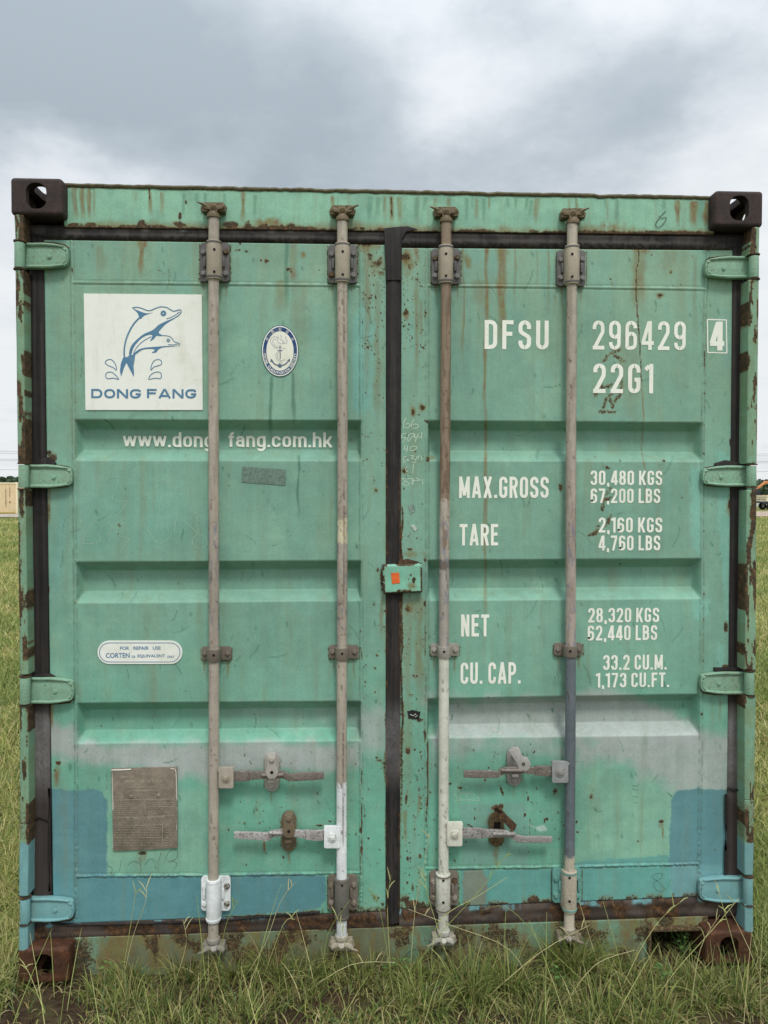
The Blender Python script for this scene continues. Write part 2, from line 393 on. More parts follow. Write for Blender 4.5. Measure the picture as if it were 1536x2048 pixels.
def panel(name, quad, y, mat, parent, depth=None, paint=None, res=.0036, skirt=.03, round_=0.0):
    """sheet filling the quad (photo corners TL, TR, BR, BL on plane y), optional relief, edges returned backwards"""
    P = [np.array(at(*q, y)) for q in quad]
    w = np.linalg.norm(P[1]-P[0]); h = np.linalg.norm(P[3]-P[0])
    nx = max(2, int(w/res)+1); nz = max(2, int(h/res)+1)
    S, T = np.meshgrid(np.linspace(0, 1, nx), np.linspace(0, 1, nz))
    V = (P[0]*((1-S)*(1-T))[..., None]+P[1]*(S*(1-T))[..., None]+P[2]*(S*T)[..., None]+P[3]*((1-S)*T)[..., None])
    V = V.reshape(-1, 3); S = S.ravel(); T = T.ravel()
    if depth is not None: V[:, 1] += depth(V[:, 0], V[:, 2], S, T)
    if round_:
        ed = np.minimum(np.minimum(S, 1-S)*w, np.minimum(T, 1-T)*h); V[:, 1] += round_*(1-sstep(0, round_*1.5, ed))
    u, v = proj(V[:, 0], V[:, 1], V[:, 2])
    base, mask = paint(u, v, V, S, T)
    idx = np.arange(nx*nz).reshape(nz, nx)
    F = np.stack([idx[:-1, :-1], idx[1:, :-1], idx[1:, 1:], idx[:-1, 1:]], -1).reshape(-1, 4)
    ring = np.concatenate([idx[0, :], idx[1:, -1], idx[-1, -2::-1], idx[-2:0:-1, 0]])
    n0 = len(V); sk = V[ring].copy(); sk[:, 1] = y+skirt
    V = np.vstack([V, sk]); base = np.vstack([base, base[ring]]); mask = np.vstack([mask, mask[ring]])
    r2 = np.arange(n0, n0+len(ring)); nr = np.roll(ring, -1); nr2 = np.roll(r2, -1)
    F = np.vstack([F, np.stack([ring, nr, nr2, r2], -1)])
    o = npmesh(name, V, F, mat, parent, base, mask)
    me = o.data
    sm = np.ones(len(me.polygons), bool); sm[(nx-1)*(nz-1):] = False; me.polygons.foreach_set('use_smooth', sm)
    return o

# ------------------------------------------------------------------ colours
G_TOP = lin(127, 170, 150); G_LOW = lin(114, 176, 153); G_OLD = lin(116, 162, 144)
BLUE = lin(97, 143, 148); BLUE2 = lin(114, 160, 162); TEAL = lin(100, 160, 153)
GREY = lin(172, 180, 176); BEIGE = lin(170, 161, 148); DIRT = lin(112, 92, 74); STEEL = lin(104, 102, 100); CREAM = lin(214, 214, 198)
BAR4 = lin(104, 112, 118); RUSTC = lin(78, 52, 42); WHITEP = lin(226, 230, 230)

Y_HEAD, Y_DOOR, Y_BAR = .050, .060, .027
# ================================================================== shipping container
box = empty('shipping_container', (0, 0, 0))
box['label'] = 'weathered green steel shipping container with rusty locking bars standing in the grass'
box['category'] = 'shipping container'

# ---- door leaves
RD = .048
class Leaf:
    def __init__(s, rows, ends):
        s.rows = []
        for vl, vr in rows:
            r = []
            for k in range(4):
                y = Y_DOOR+(RD if k in (1, 2) else 0)
                a = at(ends[0], vl[k], y); b = at(ends[1], vr[k], y)
                r.append(((b.z-a.z)/(b.x-a.x), a.z, a.x))
            s.rows.append(r)
        s.x0 = at(ends[0], 1000, Y_DOOR).x; s.x1 = at(ends[1], 1000, Y_DOOR).x
    def depth(s, x, z):
        d = np.zeros_like(x)
        ex = np.minimum((x-s.x0)/.012, (s.x1-x)/.012)
        for r in s.rows:
            Z = [m*(x-xa)+za for m, za, xa in r]
            a = (Z[0]-z)/(Z[0]-Z[1]); b = (z-Z[3])/(Z[2]-Z[3])
            d = np.maximum(d, RD*np.clip(np.minimum(np.minimum(a, b), ex), 0, 1))
        return d
    def bends(s):
        return [m*((s.x0+s.x1)/2-xa)+za for r in s.rows for m, za, xa in r]
LEFT = Leaf([((839, 859, 901, 921), (841, 860, 902, 921)), ((1124, 1141, 1183, 1206), (1121, 1137, 1178, 1201)), ((1406, 1419, 1461, 1487), (1402, 1414, 1455, 1481))], (151, 723))
RIGHT = Leaf([((841, 861, 902, 921), (845, 863, 905, 923)), ((1120, 1137, 1178, 1201), (1117, 1133, 1174, 1197)), ((1397, 1409, 1450, 1476), (1388, 1399, 1442, 1470))], (855, 1404))
SEAMS_L = [((143, 480), (150, 1100), (152, 1480), (152, 1800), (153, 1835)), ((722, 490), (722, 900), (722, 1740), (722, 1815)), ((146, 565), (430, 568), (722, 571)), ((152, 1752), (430, 1750), (722, 1745))]
SEAMS_R = [((854, 500), (855, 1100), (853, 1480), (852, 1735), (851, 1810)), ((1416, 505), (1410, 620), (1405, 900), (1402, 1480), (1398, 1720), (1400, 1790)), ((857, 571), (1140, 574), (1412, 578)), ((852, 1737), (1140, 1733), (1400, 1727))]
def seam_relief(u, v, seams):
    d = np.full(u.shape, 99.)
    for P in seams:
        for (x0, y0), (x1, y1) in zip(P[:-1], P[1:]):
            L2 = (x1-x0)**2+(y1-y0)**2; t = np.clip(((u-x0)*(x1-x0)+(v-y0)*(y1-y0))/L2, 0, 1)
            d = np.minimum(d, np.hypot(u-x0-t*(x1-x0), v-y0-t*(y1-y0)))
    return d
def door_depth(leaf, seams):
    def f(x, z, S, T):
        d = leaf.depth(x, z)
        u, v = proj(x, Y_DOOR+0*x, z)
        sd = seam_relief(u, v, seams)
        low = sstep(1600, 1720, v)
        n = fbm(u, v, .25, 2, 31)
        d = d-(.0030+.0012*low*n)*sstep(2.8, .9, sd)*(1-.4*low+.8*low*(n > .5))
        d = d+.0012*sstep(2.0, .6, abs(sd-3.6))*(d < .001)
        return d+.0006*(fbm(x, z, 7., 3, 8)-.5)
    return f
LB_STAINS = [('r', 477, 500, 10, 4, .9), ('r', 493, 503, 6, 4, .9), ('r', 522, 520, 4, 3, .9), ('r', 532, 521, 6, 5, 1), ('r', 576, 538, 4, 5, .9), ('g', 586, 548, 7, 14, .9), ('r', 583, 540, 3, 9, .7), ('g', 607, 511, 7, 9, .9),
 ('r', 480, 487, 4, 3, .8), ('r', 638, 540, 3, 3, .7), ('r', 144, 542, 2, 9, 1), ('r', 320, 541, 8, 3, .6), ('r', 327, 547, 4, 2, .6), ('g', 740, 492, 28, 14, 1), ('r', 735, 488, 26, 7, .75), ('r', 752, 525, 14, 14, .65),
 ('r', 741, 515, 12, 14, .62), ('r', 760, 545, 9, 10, .6), ('g', 750, 530, 22, 30, .55), ('r', 105, 915, 12, 10, 1), ('r', 98, 905, 8, 8, 1), ('r', 97, 1180, 4, 14, 1), ('r', 116, 1525, 8, 5, 1), ('r', 110, 1541, 4, 4, .9), ('g', 114, 1552, 8, 26, .8),
 ('r', 284, 1706, 13, 5, 1), ('g', 285, 1718, 8, 18, .5), ('r', 514, 1620, 2, 4, .9), ('r', 490, 1646, 4, 4, .6), ('r', 520, 1647, 2, 3, .9), ('r', 640, 1651, 13, 2.5, 1), ('r', 661, 1643, 4, 3, .9), ('r', 567, 1714, 4, 5, .9),
 ('r', 721, 1660, 4, 9, 1), ('r', 723, 1700, 4, 11, 1), ('r', 712, 1668, 2, 5, .8), ('r', 737, 1677, 3, 3, .9), ('r', 740, 1730, 2, 3, .9), ('r', 308, 1432, 4, 3, .9), ('r', 203, 1452, 3, 2, .8), ('r', 754, 1311, 5, 5, .7), ('r', 750, 1336, 5, 5, .7),
 ('r', 770, 1300, 3, 8, .7), ('r', 750, 1384, 3, 3, .7), ('r', 723, 1310, 2, 18, .8), ('r', 753, 1515, 3, 3, .9), ('r', 758, 1521, 8, 3, .6), ('r', 769, 1530, 3, 30, .6), ('r', 750, 1795, 12, 12, .5), ('r', 765, 1808, 5, 6, .8),
 ('r', 238, 1051, 4, 4, .8), ('r', 236, 1068, 2, 2, .8), ('r', 765, 1160, 6, 24, .85), ('r', 755, 1140, 3, 6, .8), ('r', 750, 640, 3, 3, .7), ('r', 752, 980, 4, 5, .7), ('g', 752, 980, 7, 9, .6), ('b', 205, 1290, 6, 3, .3),
 ('r', 98, 1020, 3, 50, .5), ('r', 100, 1420, 4, 30, .5), ('b', 140, 1535, 5, 10, .8), ('r', 700, 880, 12, 8, .3)]
RB_STAINS = [('g', 815, 520, 18, 30, 1), ('r', 812, 512, 12, 12, .72), ('r', 818, 535, 7, 14, .7), ('g', 832, 505, 9, 30, .9), ('r', 812, 625, 6, 8, .85), ('g', 812, 632, 7, 14, .8), ('r', 845, 815, 5, 6, 1), ('g', 845, 815, 9, 10, .8), ('r', 826, 824, 4, 7, .9),
 ('g', 826, 824, 7, 12, .8), ('r', 838, 830, 4, 2, .9), ('r', 810, 942, 6, 5, 1), ('g', 810, 942, 10, 9, .8), ('r', 855, 918, 5, 7, .9), ('g', 862, 915, 9, 6, .6), ('r', 854, 843, 3, 5, .9), ('g', 935, 522, 8, 16, .85), ('g', 1003, 500, 16, 20, .8),
 ('g', 1005, 560, 12, 34, .85), ('r', 1003, 510, 5, 18, .35), ('r', 1303, 510, 3, 3, .8), ('g', 1385, 513, 5, 5, .7), ('r', 1342, 545, 4, 4, .85), ('g', 1342, 545, 6, 6, .7), ('r', 1320, 590, 7, 3, .95), ('g', 1320, 590, 11, 7, .8), ('r', 1221, 558, 2, 2, .9), ('g', 1224, 566, 3, 7, .8),
 ('r', 1346, 572, 2, 2, .9), ('r', 1361, 569, 2, 3, .9), ('g', 1278, 500, 26, 10, .9), ('r', 1278, 496, 12, 5, .6), ('r', 1121, 975, 6, 12, .8), ('r', 1215, 936, 8, 5, .85), ('r', 1212, 998, 10, 6, .8), ('r', 1203, 1015, 3, 8, .7), ('r', 1217, 1040, 4, 8, .8),
 ('r', 1188, 1068, 10, 6, .85), ('r', 1196, 1052, 8, 2, .8), ('r', 1240, 922, 3, 3, 1), ('r', 1328, 922, 3, 3, 1), ('r', 1060, 915, 3, 2, .8), ('r', 1190, 914, 3, 2, .8), ('r', 1364, 995, 2, 2, .8), ('r', 1240, 1128, 4, 2, .9, .5),
 ('r', 1461, 886, 3, 14, 1), ('r', 1459, 1009, 4, 10, 1), ('g', 1458, 1012, 8, 18, .7), ('r', 1452, 1255, 5, 14, 1), ('r', 1449, 1333, 9, 4, 1), ('r', 1460, 1000, 2, 40, .6), ('r', 1403, 1428, 3, 5, 1), ('g', 1440, 1420, 4, 40, .5),
 ('r', 1183, 1594, 7, 9, .78), ('r', 1322, 1643, 7, 4, 1), ('g', 1323, 1650, 6, 12, .5), ('r', 1275, 1682, 4, 4, 1), ('r', 1005, 1811, 14, 9, 1), ('r', 1065, 1801, 17, 12, .95), ('r', 1092, 1806, 18, 9, 1), ('r', 1250, 1808, 15, 9, 1), ('r', 1290, 1804, 17, 9, 1),
 ('r', 1312, 1812, 22, 7, 1), ('r', 1331, 1803, 9, 8, .9), ('r', 1000, 1613, 9, 6, 1), ('g', 985, 1640, 18, 22, .6), ('r', 937, 1650, 14, 3, .9, .45), ('g', 992, 1712, 8, 22, .7), ('r', 970, 1560, 2, 5, .8, .4), ('r', 1003, 1580, 3, 20, .8, -.3),
 ('r', 1056, 1597, 3, 8, .95), ('r', 1072, 1606, 2, 3, 1), ('r', 1082, 1612, 2, 8, 1), ('r', 1110, 1582, 6, 9, .8, .3), ('r', 1050, 1629, 3, 3, 1), ('r', 1093, 1638, 4, 3, 1), ('r', 1105, 1640, 3, 4, .9), ('r', 1060, 1660, 2, 22, .7), ('r', 1153, 1643, 3, 6, .9),
 ('r', 1155, 1664, 4, 3, .9), ('r', 1068, 1504, 4, 2, 1, -.8), ('r', 1080, 1493, 4, 1.5, 1, -.8), ('r', 1088, 1486, 3, 1.5, 1, -.8), ('r', 1061, 1488, 1.5, 3, .9), ('r', 900, 1567, 4, 3, 1), ('r', 920, 1576, 5, 4, .9), ('r', 945, 1500, 3, 5, .4),
 ('r', 838, 1440, 10, 6, .9), ('r', 816, 1500, 7, 8, 1), ('r', 829, 1499, 4, 4, .9), ('r', 840, 1505, 4, 7, .8), ('r', 838, 1580, 3, 8, 1), ('r', 812, 1600, 3, 18, .7), ('r', 815, 1718, 3, 5, .9), ('r', 840, 1712, 4, 8, 1), ('r', 838, 1745, 3, 6, .9),
 ('r', 825, 1775, 3, 14, .7), ('r', 810, 1800, 14, 14, 1), ('r', 832, 1808, 24, 9, 1), ('r', 815, 1765, 4, 6, .9), ('r', 820, 1390, 8, 12, .5), ('r', 815, 1220, 6, 20, .7), ('g', 820, 1215, 18, 26, .8), ('r', 850, 1210, 3, 12, .9), ('r', 850, 1120, 3, 8, .9),
 ('r', 850, 1470, 3, 20, .9), ('r', 1055, 1510, 3, 2, .7), ('r', 905, 1790, 5, 8, .6), ('r', 1430, 1700, 2, 2, .6), ('b', 935, 1500, 12, 10, .3), ('r', 820, 1098, 14, 5, .7), ('g', 825, 1108, 24, 8, .6), ('g', 1110, 600, 4, 30, .3)]
STREAK_L = [('g', 283, 482, 566, 5, .75), ('g', 283, 482, 500, 10, .8), ('b', 572, 480, 640, 5, .8), ('b', 566, 640, 800, 4, .5), ('b', 542, 752, 900, 4, .9), ('b', 587, 745, 870, 4, .9), ('b', 596, 910, 1058, 3, .95), ('g', 585, 482, 590, 10, .45),
 ('g', 200, 490, 560, 10, .3), ('g', 560, 560, 640, 16, .35), ('g', 600, 560, 750, 20, .25), ('g', 529, 1683, 1712, 2.5, .9), ('g', 98, 975, 1060, 4, .8), ('g', 104, 1405, 1470, 5, .8), ('g', 735, 500, 800, 8, .4), ('g', 755, 560, 900, 6, .35), ('r', 723, 1540, 1815, 1.2, .85), ('r', 771, 1420, 1800, 2, .55), ('g', 765, 1190, 1290, 4, .5)]
STREAK_R = [('g', 972, 490, 700, 4, .85), ('g', 970, 640, 1395, 3.5, .75), ('g', 1003, 490, 720, 11, .8), ('g', 926, 495, 760, 1.6, .8), ('g', 1031, 495, 640, 3, .4), ('g', 1096, 500, 640, 3, .5), ('g', 1075, 500, 600, 3, .3), ('g', 1277, 497, 640, 14, .55),
 ('g', 833, 555, 800, 5, .5), ('g', 842, 600, 700, 4, .4), ('r', 803, 1010, 1815, 3.2, .8), ('r', 854, 1480, 1700, 1.6, .95), ('r', 852, 1250, 1480, 1.2, .6), ('g', 838, 1190, 1420, 10, .45), ('g', 815, 1190, 1700, 10, .35), ('g', 838, 1590, 1640, 4, .6), ('g', 812, 1620, 1700, 4, .6),
 ('g', 1340, 500, 560, 20, .3), ('g', 1390, 510, 720, 5, .35), ('g', 960, 560, 620, 20, .3), ('g', 1260, 650, 900, 20, .22), ('r', 1408, 700, 760, 1.4, .8), ('g', 1325, 1655, 1680, 3, .6), ('g', 1120, 500, 560, 12, .4)]
CHIPS = []
rc = random.Random(3)
for i in range(330):
    CHIPS.append((rc.uniform(95, 1460), rc.uniform(480, 1760), rc.uniform(1.2, 3.2), rc.uniform(2.5, 8.5), rc.uniform(.45, 1.0), rc.uniform(-.5, .1)))
BR = [dict(uc=(428, 427.5, 427), top=(400, 485, 459, 563), tops=(483, 560), mid=(403, 1293, 463, 1320), bot=(402, 1753, 461, 1822), bots=(1757, 1841), ct=(428, 434), cb=(427, 1878), v=(430, 1876), sc=WHITEP, sp=WHITEP),
      dict(uc=(685, 684.5, 683.5), top=(656, 489, 714, 566), tops=(487, 566), mid=(658, 1290, 717, 1317), bot=(656, 1750, 715, 1820), bots=(1755, 1836), ct=(686, 440), cb=(683, 1872), v=(436, 1870), sc=STEEL, sp=lin(112, 104, 98)),
      dict(uc=(892, 889.5, 886), top=(863, 497, 921, 568), tops=(492, 568), mid=(861, 1287, 918, 1312), bot=(860, 1742, 916, 1810), bots=(1746, 1822), ct=(893, 443), cb=(887, 1862), v=(440, 1860), sc=lin(200, 200, 190), sp=lin(118, 110, 104)),
      dict(uc=(1144.5, 1141, 1138.5), top=(1114, 500, 1171, 572), tops=(492, 570), mid=(1108, 1286, 1165, 1311), bot=(1105, 1737, 1163, 1806), bots=(1740, 1821), ct=(1147, 446), cb=(1138, 1858), v=(442, 1856), sc=lin(190, 180, 164), sp=TEAL)]
def door_paint(left):
    def f(u, v, V, S, T):
        st = Stains(u, v)
        for a in (LB_STAINS if left else RB_STAINS): st.blob(a[0], *a[1:6], ang=a[6] if len(a) > 6 else 0)
        for a in (STREAK_L if left else STREAK_R): st.streak(*a)
        for a in CHIPS: st.blob('b', a[0], a[1], a[2], a[3], a[4], a[5])
        if not left:
            st.line('r', [(1278, 496), (1277, 520), (1272, 545), (1272, 585), (1276, 640), (1280, 700), (1283, 760)], 1.3, .85)
            st.line('g', [(1283, 760), (1287, 830), (1283, 900), (1290, 940), (1291, 1010)], 1.2, .85)
            for P in ([(1240, 699), (1222, 706), (1208, 720)], [(1230, 712), (1247, 722)], [(1241, 730), (1243, 785), (1230, 802)], [(1190, 790), (1202, 776), (1222, 770)], [(1226, 785), (1212, 800), (1206, 815)], [(1200, 824), (1228, 824)], [(1220, 800), (1226, 815)]):
                st.line('r', P, 4.5, .56)
            for P in ([(1212, 990), (1222, 975)], [(1205, 1020), (1208, 1002), (1222, 994)], [(1222, 1030), (1212, 1050)], [(1176, 1072), (1195, 1060)]): st.line('r', P, 3.5, .55)
            for q in range(26): st.blob('r', 1409-.004*(q*22), 640+q*30+rc.uniform(-9, 9), 1.6, rc.uniform(1.5, 5), .8)
            st.r = np.maximum(st.r, .5*sstep(14, 0, v-0*u-(500-14))*(u < 1330))       # rust creeping from the top edge
        else:
            for q in range(24): st.blob('r', 722, 600+q*50+rc.uniform(-20, 20), 1.4, rc.uniform(1.5, 5), .75)
            for q in range(18): st.blob('r', 150, 500+q*70+rc.uniform(-30, 30), 1.3, rc.uniform(1.5, 4), .6)
        for q in range(150):
            cu, cv = rc.uniform(95, 1460), rc.uniform(490, 1740); a_ = rc.uniform(-1.2, 1.2)+PI/2; l_ = rc.uniform(8, 46)
            P = [(cu+math.cos(a_+.3*t_)*l_*t_, cv+math.sin(a_+.3*t_)*l_*t_) for t_ in (0, .33, .66, 1)]
            st.line('b', P, rc.uniform(.7, 1.5), rc.uniform(.5, 1))
        for B_ in (BR[:2] if left else BR[2:]):  # bracket outlines: contact shade painted into the rust mask; the streaks are run-off
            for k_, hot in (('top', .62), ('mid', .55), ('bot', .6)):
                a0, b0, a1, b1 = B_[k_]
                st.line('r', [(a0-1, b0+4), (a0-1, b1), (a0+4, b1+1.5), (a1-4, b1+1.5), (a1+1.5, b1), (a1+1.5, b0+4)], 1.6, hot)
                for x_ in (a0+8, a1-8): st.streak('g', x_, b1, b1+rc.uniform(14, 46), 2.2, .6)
        for (a0, b0, a1, b1) in (((529, 1505, 558, 1583), (563, 1623, 592, 1703)) if left else ((979, 1625, 1008, 1694), (1014, 1497, 1043, 1572))):  # keeper plates: the same contact shade painted as rust, run-off streak below
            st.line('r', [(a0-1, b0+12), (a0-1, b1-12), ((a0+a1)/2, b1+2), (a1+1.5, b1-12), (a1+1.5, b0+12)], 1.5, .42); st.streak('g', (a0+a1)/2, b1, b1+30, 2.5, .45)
        for q in range(9):
            cu, cv = rc.uniform(*((170, 700) if left else (870, 1380))), rc.uniform(600, 1720); r_ = rc.uniform(14, 40)
            st.blob('b', cu, cv, r_, r_*rc.uniform(.3, .9), rc.uniform(.15, .32), rc.uniform(-.6, .6))
        # speckled rust along the meeting stiles
        for q in range(230 if left else 420):
            if left: cu, cv = rc.uniform(724, 772), rc.choice([rc.uniform(490, 720), rc.uniform(490, 1000), rc.uniform(1200, 1810)])
            else: cu, cv = rc.uniform(802, 853), rc.choice([rc.uniform(495, 700), rc.uniform(1180, 1810), rc.uniform(1400, 1810), rc.uniform(495, 1150)])
            r = rc.uniform(.8, 1.9); st.blob('r', cu, cv, r, r*rc.uniform(1, 1.6), rc.uniform(.75, 1.1))
        for q in range(120):
            cu = rc.uniform(*((440, 720) if left else (860, 1140))); cv = rc.uniform(1490, 1740); r = rc.uniform(.7, 1.7)
            st.blob('r', cu, cv, r, r*rc.uniform(1, 3), rc.uniform(.7, 1.0), rc.uniform(-.6, .6))
        # bottom edge rust
        ed = (1-T)*700
        st.r = np.maximum(st.r, .62*sstep(9, 0, ed)*(fbm(u, v*0, .05, 3, 4) > .5))
        n = fbm(u, v, .006, 4, 11); nb = fbm(u, v, .03, 4, 15); ne = fbm(u, v, .11, 3, 17)
        base = blend(np.tile(np.array(G_TOP), (len(u), 1)), sstep(1150, 1600, v+(n-.5)*300), G_LOW)
        base = blend(base, .32*sstep(.5, .68, nb)*sstep(.4, .6, n), lin(144, 182, 156))
        lt = [(216, 1560), (425, 1575), (425, 1748), (216, 1748)] if left else [(1160, 1520), (1402, 1560), (1400, 1720), (1150, 1730), (1170, 1600)]
        base = blend(base, .85*sstep(-30, 30, poly_sd(u, v, lt)+(nb-.5)*60), lin(140, 186, 161))
        base = blend(base, .5*sstep(.5, .7, fbm(u, v, .012, 4, 22)), G_OLD)
        base = blend(base, .42*sstep(1000, 560, v+(nb-.5)*260)*sstep(.36, .62, fbm(u*1.6, v*.35, .014, 4, 26)), lin(142, 168, 138))
        base = blend(base, .3*sstep(.62, .74, fbm(u*1.3, v*.8, .012, 4, 28)), lin(124, 178, 166))
        grey = []
        if left:
            base = blend(base, .4*sstep(-2, 5, poly_sd(u, v, [(705, 640), (722, 600), (745, 640), (745, 820), (722, 830), (704, 820)])), lin(120, 188, 182))
            base = blend(base, .4*sstep(-14, 14, poly_sd(u, v, [(120, 1000), (135, 960), (125, 1150), (110, 1200), (100, 1150)])), lin(110, 168, 164))
            base = blend(base, .3*sstep(-20, 20, poly_sd(u, v, [(220, 960), (300, 945), (380, 1000), (400, 1090), (160, 1110), (190, 1010)])), lin(108, 166, 150))
            grey = [([(80, 1435), (150, 1450), (152, 1490), (300, 1490), (420, 1486), (560, 1488), (722, 1486), (722, 1530), (640, 1548), (540, 1536), (470, 1552), (420, 1560), (330, 1545), (230, 1530), (150, 1520), (80, 1508)], 16, 1.0),
                    ([(380, 1410), (722, 1405), (722, 1450), (560, 1445), (400, 1430)], 26, .35), ([(725, 1430), (772, 1420), (772, 1500), (725, 1500)], 24, .8)]
        else:
            grey = [([(900, 1400), (1100, 1396), (1190, 1385), (1270, 1392), (1330, 1410), (1402, 1470), (1402, 1490), (1100, 1482), (870, 1478), (880, 1430)], 14, .95), ([(850, 1380), (900, 1378), (960, 1398), (850, 1405)], 14, .6),
                    ([(1150, 1478), (1402, 1472), (1460, 1470), (1460, 1590), (1340, 1575), (1280, 1530), (1200, 1520), (1140, 1540)], 18, .9), ([(1270, 1520), (1300, 1520), (1300, 1555), (1275, 1560)], 14, .5),
                    ([(860, 1478), (1150, 1480), (1130, 1520), (1040, 1512), (960, 1502), (900, 1520), (870, 1560)], 18, .6)]
        for P, fe, k in grey:
            sd = poly_sd(u, v, P)+(nb-.5)*34
            base = blend(base, k*sstep(-fe, fe, sd)*(.82+.18*(vn(u, v, .6, 33) > .3)), GREY)
        if left:
            B = [(80, 1577), (120, 1579), (155, 1583), (178, 1577), (204, 1582), (214, 1602), (215, 1660), (213, 1700), (214, 1750), (420, 1752), (520, 1748), (650, 1751), (652, 1800), (640, 1816), (600, 1822), (80, 1860)]
            sd = poly_sd(u, v, B)+(ne-.5)*8; f = sstep(-.9, .9, sd); base = blend(base, f, BLUE); base = base*(1+f*.16*(fbm(u*.25, v*1.2, .12, 4, 47)-.5))[:, None]
            base = blend(base, f*.5*sstep(1735, 1760, v), lin(90, 144, 150))
            for a in (st.r, st.g, st.b): a *= 1-.85*f
        else:
            B = [(1344, 1592), (1358, 1581), (1400, 1577), (1470, 1580), (1470, 1810), (1344, 1818), (1338, 1712), (1341, 1640)]
            sd = poly_sd(u, v, B)+(ne-.5)*8; fb = sstep(-.9, .9, sd)
            Tp = [(922, 1738), (1130, 1737), (1165, 1722), (1250, 1716), (1340, 1710), (1342, 1820), (922, 1830)]
            sd = poly_sd(u, v, Tp)+(ne-.5)*7; ft = sstep(-1.5, 1.5, sd); base = blend(base, ft*.9, TEAL)
            base = blend(base, fb, BLUE); base = blend(base, fb*.8*sstep(1726, 1734, v), BLUE2)
            for a in (st.g, st.b): a *= 1-.8*np.maximum(fb, ft)
            sd = poly_sd(u, v, [(920, 1608), (1050, 1605), (1057, 1660), (1056, 1730), (924, 1728)])+(ne-.5)*4
            base = blend(base, .6*sstep(-2, 2, sd), lin(124, 164, 152))
            sd = poly_sd(u, v, [(926, 1742), (965, 1740), (976, 1760), (972, 1805), (960, 1813), (925, 1812)])+(ne-.5)*7
            base = blend(base, .85*sstep(-1.5, 1.5, sd), lin(134, 138, 124))
            sd = poly_sd(u, v, [(1055, 1648), (1070, 1654), (1088, 1650), (1095, 1660), (1078, 1662)])+(ne-.5)*5
            base = blend(base, .8*sstep(-1, 1, sd), lin(190, 214, 204))
            for P in ([(1380, 930), (1400, 935), (1402, 1120), (1385, 1090)], [(1385, 1200), (1418, 1200), (1420, 1230), (1400, 1240), (1388, 1235)], [(1430, 900), (1458, 910), (1455, 1240), (1440, 1100)], [(1435, 1290), (1450, 1290), (1448, 1340), (1434, 1345)]):
                base = blend(base, .5*sstep(-4, 4, poly_sd(u, v, P)+(ne-.5)*14), lin(132, 194, 180))
        # thin dirty seams
        sd = seam_relief(u, v, SEAMS_L if left else SEAMS_R)
        base = blend(base, .45*sstep(2.2, .9, abs(sd-3.2))*sstep(.35, .6, ne), lin(92, 112, 92))
        return base, st.stack()
    return f
door = []
for left, quad, leaf, seams in ((True, [(88, 480), (773, 490), (772, 1822), (107, 1848)], LEFT, SEAMS_L), (False, [(803, 496), (1465, 501), (1452, 1791), (799, 1817)], RIGHT, SEAMS_R)):
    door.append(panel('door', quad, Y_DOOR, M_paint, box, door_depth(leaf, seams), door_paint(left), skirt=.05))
door[0]['label'] = 'left door leaf with the dolphin sticker and a blue painted lower corner'
door[1]['label'] = 'right door leaf with white stencilled serial number and weights'

# ---- header, sill, posts, gasket
def plain_paint(rgb, blobs=(), streaks=(), rust=0.0, rn=.04, extra=None, lo=None):
    def f(u, v, V, S, T):
        st = Stains(u, v)
        for b in blobs: st.blob(*b)
        for b in streaks: st.streak(*b)
        st.r = np.maximum(st.r, rust*fbm(u, v*.5, rn, 4, 44))
        base = np.tile(np.array(rgb), (len(u), 1))
        base = blend(base, .4*sstep(.5, .7, fbm(u, v, .02, 3, 2)), G_OLD) if lo is None else base
        if extra: base = extra(u, v, base, st, S, T)
        return base, st.stack()
    return f
hb = [('r', 150, 449, 24, 6, .9), ('r', 178, 449, 16, 6, .9), ('r', 284, 449, 15, 9, 1), ('r', 360, 449, 17, 9, 1), ('r', 360, 434, 5, 14, 1), ('r', 372, 404, 2, 6, .9), ('r', 462, 450, 20, 12, .95), ('r', 495, 452, 12, 16, .9), ('r', 530, 453, 30, 8, .85), ('r', 575, 454, 26, 8, .9),
      ('g', 530, 446, 50, 12, .9), ('r', 722, 457, 16, 5, .9), ('r', 762, 458, 14, 6, .9), ('g', 1220, 456, 36, 14, .85), ('r', 1182, 463, 14, 4, .8), ('r', 943, 461, 6, 3, .9), ('r', 960, 461, 10, 2, .9), ('r', 1070, 462, 14, 3, .8), ('r', 1225, 463, 16, 3, .8), ('r', 1355, 465, 10, 3, .9), ('g', 1180, 456, 30, 8, .6), ('g', 1010, 458, 30, 6, .4)]
